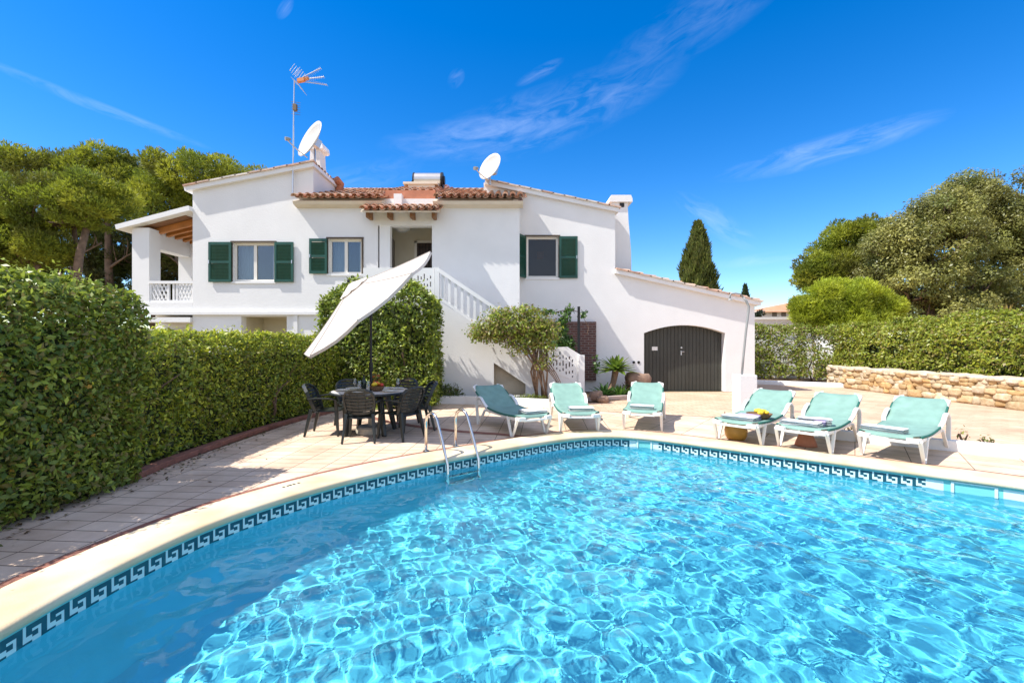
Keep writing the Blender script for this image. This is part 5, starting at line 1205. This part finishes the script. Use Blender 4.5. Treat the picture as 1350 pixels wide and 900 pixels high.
def towel(i, x, y, label, w=.36, l=.24, layers=3, m=TOWEL, rot=0, z=.360, th=.024, group=None):
    c = on(i, x, y, z); r = thing('towel', label, 'towel', c, ax2rot(*LOUNGE[i][1]) + rot, group)
    r.rotation_euler = (0, 0, 0); rnd = random.Random(int(x * 100) + i * 7); a0 = ax2rot(*LOUNGE[i][1]) + rot; mb = MB()
    for k in range(layers):
        n = 8; a = a0 + rnd.uniform(-.05, .05); u = Vector((math.cos(a), math.sin(a), 0)); v = Vector((-math.sin(a), math.cos(a), 0)); ww, ll = w * rnd.uniform(.95, 1.03), l * rnd.uniform(.93, 1.03); vs = []
        for s in (0, 1):
            for p in range(n + 1):
                for q in range(n + 1):
                    fx, fy = p / n * 2 - 1, q / n * 2 - 1; ed = max(abs(fx), abs(fy)); rr = th * .5 * (1 if ed < .95 else .45); zz = k * th + th * .5 + (rr if s else -rr) + .004 * math.sin(5 * fx + k * 2) * math.cos(4 * fy + k)
                    vs.append(c + u * fx * ww / 2 + v * fy * ll / 2 + Vector((0, 0, zz)))
        fs = []; N1 = n + 1
        for s in (0, 1): fs += [(s * N1 * N1 + p * N1 + q, s * N1 * N1 + p * N1 + q + 1, s * N1 * N1 + (p + 1) * N1 + q + 1, s * N1 * N1 + (p + 1) * N1 + q) for p in range(n) for q in range(n)]
        e = [(p, 0) for p in range(n)] + [(n, q) for q in range(n)] + [(n - p, n) for p in range(n)] + [(0, n - q) for q in range(n)]; ids = [p * N1 + q for p, q in e]
        fs += [(ids[t], ids[(t + 1) % len(ids)], N1 * N1 + ids[(t + 1) % len(ids)], N1 * N1 + ids[t]) for t in range(len(ids))]
        mb.add(vs, fs)
    o = mb.build('towel_fold', m, r, smooth=True); return r
for s_ in ():
    pass
TG = 'folded towels on the loungers'
towel(0, .10, .20, 'white folded towel at the foot of the lounger nearest the ladder', .44, .30, 3, group=TG)
towel(1, .05, .26, 'white folded towel on the lounger before the stair foot', .44, .24, 3, group=TG)
towel(2, -.02, .28, 'white folded towel on the lounger before the garage door', .42, .24, 3, group=TG)
towel(3, .0, .17, 'white folded towel on the fruit bowl lounger', .50, .26, 3, group=TG)
towel(3, .06, .40, 'lilac towel folded behind the white one on the fruit bowl lounger', .34, .16, 3, m=LILAC, rot=.15, group=TG)
towel(4, -.05, .17, 'white folded towel at the foot of the middle right lounger', .50, .26, 3, group=TG)
towel(4, .04, .48, 'second crumpled white towel further up the middle right lounger', .42, .20, 4, rot=.3, group=TG)
towel(4, .14, .36, 'small lilac towel between the two white ones on the middle right lounger', .14, .14, 3, m=LILAC, rot=.1, group=TG)
towel(5, -.10, .20, 'white folded towel on the last lounger below the stone wall', .48, .24, 3, rot=-.05, group=TG)
# fruit bowl and little bottles
def fruit_bowl(label, c, r, n, mats, seed, name='fruit_bowl'):
    B = thing(name, label, 'fruit bowl', c); rnd = random.Random(seed); mb = MB(); mb.lathe([(0, .0), (r * .55, .0), (r * .8, .03), (r, .085), (r * 1.02, .09), (r * .95, .085), (r * .74, .035), (0, .015)], c, 22); mb.build('bowl', WICKER, B, smooth=True)
    for k in range(n):
        a = rnd.uniform(0, 6.28); q = rnd.uniform(0, r * .65); f = MB(); rr = rnd.uniform(.03, .036); el = 1.25; fc = Vector(c) + Vector((math.cos(a) * q, math.sin(a) * q, .085 + .045 * (1 - q / r) + rnd.uniform(0, .012)))
        f.lathe([(0.002, -rr * el), (rr * .5, -rr * .95), (rr * .9, -rr * .4), (rr, 0), (rr * .9, rr * .4), (rr * .5, rr * .95), (.002, rr * el)], (0, 0, 0), 12)
        th_ = rnd.uniform(0, 3.14); M = Matrix.Rotation(th_, 3, 'Z') @ Matrix.Rotation(1.3, 3, 'X'); f.v = [tuple(fc + M @ Vector(v)) for v in f.v]
        f.build('fruit', mats[k % len(mats)], B, smooth=True)
fruit_bowl('wicker bowl heaped with yellow lemons on the lounger by the shower', on(3, .14, .62, .345), .19, 16, [LEMON], 3)
def bottle(label, c, h, m, cap):
    b = thing('bottle', label, 'bottle', c); mb = MB(); mb.lathe([(0, 0), (h * .16, 0), (h * .16, h * .62), (h * .06, h * .78), (h * .05, h * .93), (0, h * .93)], c, 12); mb.build('bottle_body', m, b, smooth=True); mb = MB(); mb.lathe([(h * .06, h * .92), (h * .06, h), (0, h)], c, 10); mb.build('cap', cap, b)
bottle('small brown sun cream bottle standing behind the fruit lounger towel', on(3, -.26, .26, .345), .11, mat('brown_bottle', (.16, .07, .03), .3), IRON)
bottle('small dark sun cream bottle on the middle right lounger', on(4, -.22, .42, .345), .12, mat('dark_bottle', (.05, .05, .05), .3), METAL)
PT = thing('ochre_pot', 'round ochre glazed pot standing under the fruit bowl lounger', 'pot', (3.68, 7.48, 0)); mb = MB()
mb.lathe([(0, 0), (.13, 0), (.165, .06), (.175, .14), (.16, .2), (.13, .25), (.14, .27), (.12, .27), (.10, .22), (0, .2)], (3.68, 7.48, 0), 24); mb.build('pot_body', OCHRE, PT, smooth=True)
PT = thing('terracotta_pot', 'tapered terracotta pot standing under the middle right lounger', 'pot', (4.52, 7.0, 0)); mb = MB()
mb.lathe([(0, 0), (.15, 0), (.145, .03), (.10, .16), (.075, .25), (.08, .28), (.06, .28), (.05, .2), (0, .18)], (4.52, 7.0, 0), 24); mb.build('pot_body', POTTERY, PT, smooth=True)

# ------------------------------------------------------------------ dining set
TC = Vector((-2.48, 8.0, 0))
TB = thing('dining_table', 'round dark garden table with a pale patterned top under the parasol', 'table', TC)
mb = MB(); mb.lathe([(0, .70), (.66, .70), (.685, .705), (.69, .72), (.68, .735), (.655, .738)], TC, 48); mb.build('table_rim', PLASTIC, TB, smooth=True)
mb = MB(); mb.lathe([(0, .7395), (.655, .7395)], TC, 48); mb.build('tabletop', TABLETOP, TB)
for k in range(4):
    a = R(45 + 90 * k); d = Vector((math.cos(a), math.sin(a), 0)); mb = MB(); mb.bar(TC + d * .30 + Vector((0, 0, .70)), TC + d * .47 + Vector((0, 0, .0)), .10, .10, up=d, w2=.06, h2=.07); mb.bar(TC + d * .1 + Vector((0, 0, .64)), TC + d * .42 + Vector((0, 0, .66)), .04, .08); mb.build('leg', PLASTIC, TB, bevel=.012)
GC = 'dark resin armchairs round the table'
def make_chair(label):
    r = thing('garden_chair', label, 'chair', (0, 0, 0), 0, GC)
    mb = MB(); n = 8; vs = []
    for s in (0, 1):
        for i in range(n + 1):
            for j in range(n + 1):
                x = (i / n - .5) * .46; y = (j / n - .5) * .44; t = abs(x) / .23; z = .425 - .018 * math.cos(math.pi * min(1, t) / 2) + .012 * (y > .15) * -1 - s * .016 + .02 * (y / .22) ** 3; vs.append((x * (1 + .08 * (y / .22)), y, z))
    N1 = n + 1; fs = [(s * N1 * N1 + p * N1 + q, s * N1 * N1 + p * N1 + q + 1, s * N1 * N1 + (p + 1) * N1 + q + 1, s * N1 * N1 + (p + 1) * N1 + q) for s in (0, 1) for p in range(n) for q in range(n)]
    e = [(p, 0) for p in range(n)] + [(n, q) for q in range(n)] + [(n - p, n) for p in range(n)] + [(0, n - q) for q in range(n)]; ids = [p * N1 + q for p, q in e]; fs += [(ids[t], ids[(t + 1) % len(ids)], N1 * N1 + ids[(t + 1) % len(ids)], N1 * N1 + ids[t]) for t in range(len(ids))]
    mb.add(vs, fs); mb.build('seat', PLASTIC, r, smooth=True)
    # arched slatted back, raked
    f = MB()
    def bp(u, h):  # u -1..1 across, h 0..1 up; curved in plan, raked
        hw = .20 + .035 * math.sin(min(1, h) * 2.2); return Vector((u * hw, -.215 - .16 * h + .055 * u * u - .02 * (1 - u * u), .42 + .42 * h))
    arch_ = [bp(-1, 0), bp(-1, .3), bp(-1, .6), bp(-.97, .78), bp(-.82, .92), bp(-.5, 1.0), bp(0, 1.03), bp(.5, 1.0), bp(.82, .92), bp(.97, .78), bp(1, .6), bp(1, .3), bp(1, 0)]
    for a, b in zip(arch_[:-1], arch_[1:]): f.bar(a, b + (b - a).normalized() * .012, .03, .058, up=(0, 1, .3))
    for h in (.10, .23, .36, .49, .62, .75, .88):
        um = .92 if h < .8 else .80
        for u0, u1 in ((-um, -um / 2), (-um / 2, 0), (0, um / 2), (um / 2, um)): f.bar(bp(u0, h - .03 * (1 - (u0 / um) ** 2) + .03), bp(u1, h - .03 * (1 - (u1 / um) ** 2) + .03), .046, .012, up=(0, 1, .3))
    f.build('backrest', PLASTIC, r, bevel=.004)
    for s in (-1, 1):
        a = MB(); pts = [Vector((s * .235, -.27, .63)), Vector((s * .28, -.10, .645)), Vector((s * .285, .10, .64)), Vector((s * .27, .20, .615))]
        for p, q in zip(pts[:-1], pts[1:]): a.bar(p, q + (q - p).normalized() * .01, .055, .022)
        a.build('armrest', PLASTIC, r, bevel=.006)
        l = MB(); l.bar((s * .27, .19, .62), (s * .245, .20, .42), .045, .03, up=(1, 0, 0), w2=.055); l.bar((s * .245, .20, .43), (s * .27, .235, .0), .06, .05, up=(1, 0, 0), w2=.035, h2=.03); l.build('leg', PLASTIC, r, bevel=.006)
        l = MB(); l.bar((s * .205, -.22, .45), (s * .25, -.32, .0), .065, .05, up=(1, 0, 0), w2=.035, h2=.03); l.build('leg', PLASTIC, r, bevel=.006)
    return r
CH = [(-85, .57, 'dark resin armchair with its back to the pool'), (-32, .72, 'dark resin armchair nearest the ladder, seen from its side'), (22, .76, 'dark resin armchair on the side toward the planter wall'),
      (68, .80, 'dark resin armchair behind the table, right of the parasol pole'), (130, .80, 'dark resin armchair behind the table close to the shrub, left of the pole'), (186, .72, 'dark resin armchair nearest the long hedge, turned sideways')]
c0 = None
for a, d, lb in CH:
    p = TC + Vector((math.cos(R(a)) * d, math.sin(R(a)) * d, 0)); rz_ = R(a) + math.pi / 2
    if c0 is None: c0 = make_chair(lb); c0.location = p; c0.rotation_euler = (0, 0, rz_)
    else: dup(c0, p, rz_, lb)
# table ware
def wine_glass(label, c):
    g = thing('wine_glass', label, 'glass', c, group='wine glasses on the table'); mb = MB(); mb.lathe([(.034, 0), (.032, .004), (.005, .008), (.004, .08), (.02, .095), (.038, .125), (.036, .17), (.033, .19)], c, 16); mb.build('glass_body', DRINK, g, smooth=True)
zt_ = .7405
for (x, y, lb) in ((-.36, .22, 'wine glass on the left rear of the table'), (-.12, -.25, 'wine glass beside the dark wine bottle'), (.05, -.32, 'wine glass before the fruit dish'), (.42, .22, 'wine glass on the right rear of the table')): wine_glass(lb, TC + Vector((x, y, zt_)))
bottle('dark green wine bottle standing on the table by the parasol pole', TC + Vector((-.10, -.08, zt_)), .28, mat('bottle_glass', (.01, .02, .012), .1), IRON)
fruit_bowl('dish of oranges and red fruit on the table', TC + Vector((.14, -.10, zt_)), .13, 9, [ORANGE, REDFRUIT, LEMON], 8)
for i, (a, lb) in enumerate(((-100, 'plate on a woven mat before the pool side chair'), (-28, 'plate on a woven mat before the ladder side chair'), (28, 'plate on a woven mat facing the planter'), (150, 'plate on a woven mat facing the shrub'), (186, 'plate on a woven mat facing the long hedge'))):
    c = TC + Vector((math.cos(R(a)) * .45, math.sin(R(a)) * .45, zt_)); p = thing('place_setting', lb, 'place setting', c, group='place settings on the table'); mb = MB(); mb.lathe([(0, .003), (.175, .003), (.175, 0)], c, 28); mb.build('placemat', PLACEMAT, p); mb = MB(); mb.lathe([(0, .006), (.08, .008), (.13, .022), (.128, .026), (.08, .012), (0, .010)], c, 28); mb.build('plate', CERAMIC, p, smooth=True)
fv = TC + Vector((-.02, .30, zt_)); V_ = thing('flower_vase', 'little vase of orange flowers behind the wine bottle', 'vase', fv); mb = MB(); mb.lathe([(0, 0), (.04, 0), (.05, .05), (.03, .11), (.035, .13)], fv, 14); mb.build('vase_body', CERAMIC, V_, smooth=True)
rng = np.random.default_rng(2); w = rng.normal(0, 1, (90, 3)); w /= np.linalg.norm(w, axis=1)[:, None]; build_foliage('flower', [leaves_from(np.array(fv) + np.array([0, 0, .2]) + w * .08, w, rng, .05, .6, .6, [(.6, .25, .05), (.08, .13, .03), (.5, .12, .04)])], LEAF, V_)

# parasol
PS = thing('parasol', 'tilted cream garden parasol over the dining table', 'parasol', TC)
hub = Vector((PX(484, 8.0), 8.0, PZ(399, 8.0))); pole_top = TC + Vector((0, 0, 2.12))
nrm = Vector((-.60, -.33, .74)).normalized(); u = Vector((.78, 0, .62)); u = (u - nrm * u.dot(nrm)).normalized(); v = nrm.cross(u); rad = 1.43; hgt_ = .40
apex = hub + nrm * hgt_
mb = MB(); vs = []; n = 8; k = 10
for i in range(k + 1):
    t = i / k
    for a in range(n * 4):
        th_ = 2 * math.pi * a / (n * 4) + R(22.5) * 0; f = (a % 4) / 4; pull = math.cos(math.pi / 8) / math.cos((f - .5) * math.pi / 4) ; r_ = rad * t * pull; sag = -.045 * t * math.sin(math.pi * f) * t
        vs.append(hub + (u * math.cos(th_) + v * math.sin(th_)) * r_ + nrm * (hgt_ * (1 - t) + sag - .02 * math.sin(math.pi * t)))
m_ = n * 4; fs = [(i * m_ + a, i * m_ + (a + 1) % m_, (i + 1) * m_ + (a + 1) % m_, (i + 1) * m_ + a) for i in range(1, k) for a in range(m_)]
# hanging hem
base_i = k * m_; nv0 = len(vs)
for a in range(m_): vs.append(Vector(vs[base_i + a]) - nrm * .045 + (Vector(vs[base_i + a]) - hub).normalized() * .004)
fs += [(base_i + a, base_i + (a + 1) % m_, nv0 + (a + 1) % m_, nv0 + a) for a in range(m_)]
mb.add(vs, fs); mb.build('canopy', CANVAS, PS)
mb = MB(); vs = [apex + nrm * .04]
for a in range(m_): th_ = 2 * math.pi * a / m_; f = (a % 4) / 4; pull = math.cos(math.pi / 8) / math.cos((f - .5) * math.pi / 4); vs.append(hub + (u * math.cos(th_) + v * math.sin(th_)) * .30 * pull + nrm * (hgt_ * .80 + .018 - .02 * math.sin(math.pi * f)))
mb.add(vs, [(0, 1 + a, 1 + (a + 1) % m_) for a in range(m_)]); mb.build('vent_cap', CANVAS, PS)
for a in range(8):
    th_ = 2 * math.pi * a / 8; d = u * math.cos(th_) + v * math.sin(th_); mb = MB(); P_ = [hub + d * rad * t + nrm * (hgt_ * (1 - t) - .02 * math.sin(math.pi * t) + .005) for t in np.linspace(.22, 1, 8)]
    for p, q in zip(P_[:-1], P_[1:]): mb.bar(p, q, .022, .006, up=nrm)
    mb.build('seam', SEAM, PS)
mb = MB(); mb.lathe([(.0, .05), (.02, .045), (.028, .02), (.02, 0)], (0, 0, 0), 10); mb.v = [tuple(apex + nrm * .06 + Vector(p)) for p in mb.v]; mb.build('finial', IRON, PS)
for a in range(8):
    th_ = 2 * math.pi * a / 8; d = u * math.cos(th_) + v * math.sin(th_); mb = MB(); mb.bar(hub + nrm * (hgt_ - .04), hub + d * rad * .93 - nrm * .015, .014, .02); mb.bar(hub + nrm * -.05, hub + d * rad * .48 + nrm * .17, .010, .014); mb.build('rib', IRON, PS)
mb = MB(); mb.tube([TC + Vector((0, 0, .05)), pole_top], .024, 12); mb.tube([pole_top, hub - nrm * .06, apex], .021, 12); mb.build('pole', IRON, PS, smooth=False)
mb = MB(); c = TC + Vector((0, 0, 1.16)); mb.tube([c - Vector((0, 0, .07)), c + Vector((0, 0, .07))], .036, 12); mb.tube([c + Vector((0, -.03, 0)), c + Vector((0, -.08, 0)), c + Vector((.05, -.08, -.03))], .009, 6); mb.build('crank', IRON, PS); mb = MB(); mb.tube([pole_top - Vector((0, 0, .05)), pole_top + Vector((0, 0, .03))], .034, 12); mb.build('tilt_joint', IRON, PS)
mb = MB(); mb.lathe([(0, 0), (.25, 0), (.26, .02), (.25, .10), (.22, .125), (.05, .13), (.045, .30), (.03, .30), (.028, .13)], TC, 30); mb.build('base', CONCRETE, PS, smooth=False, bevel=0)
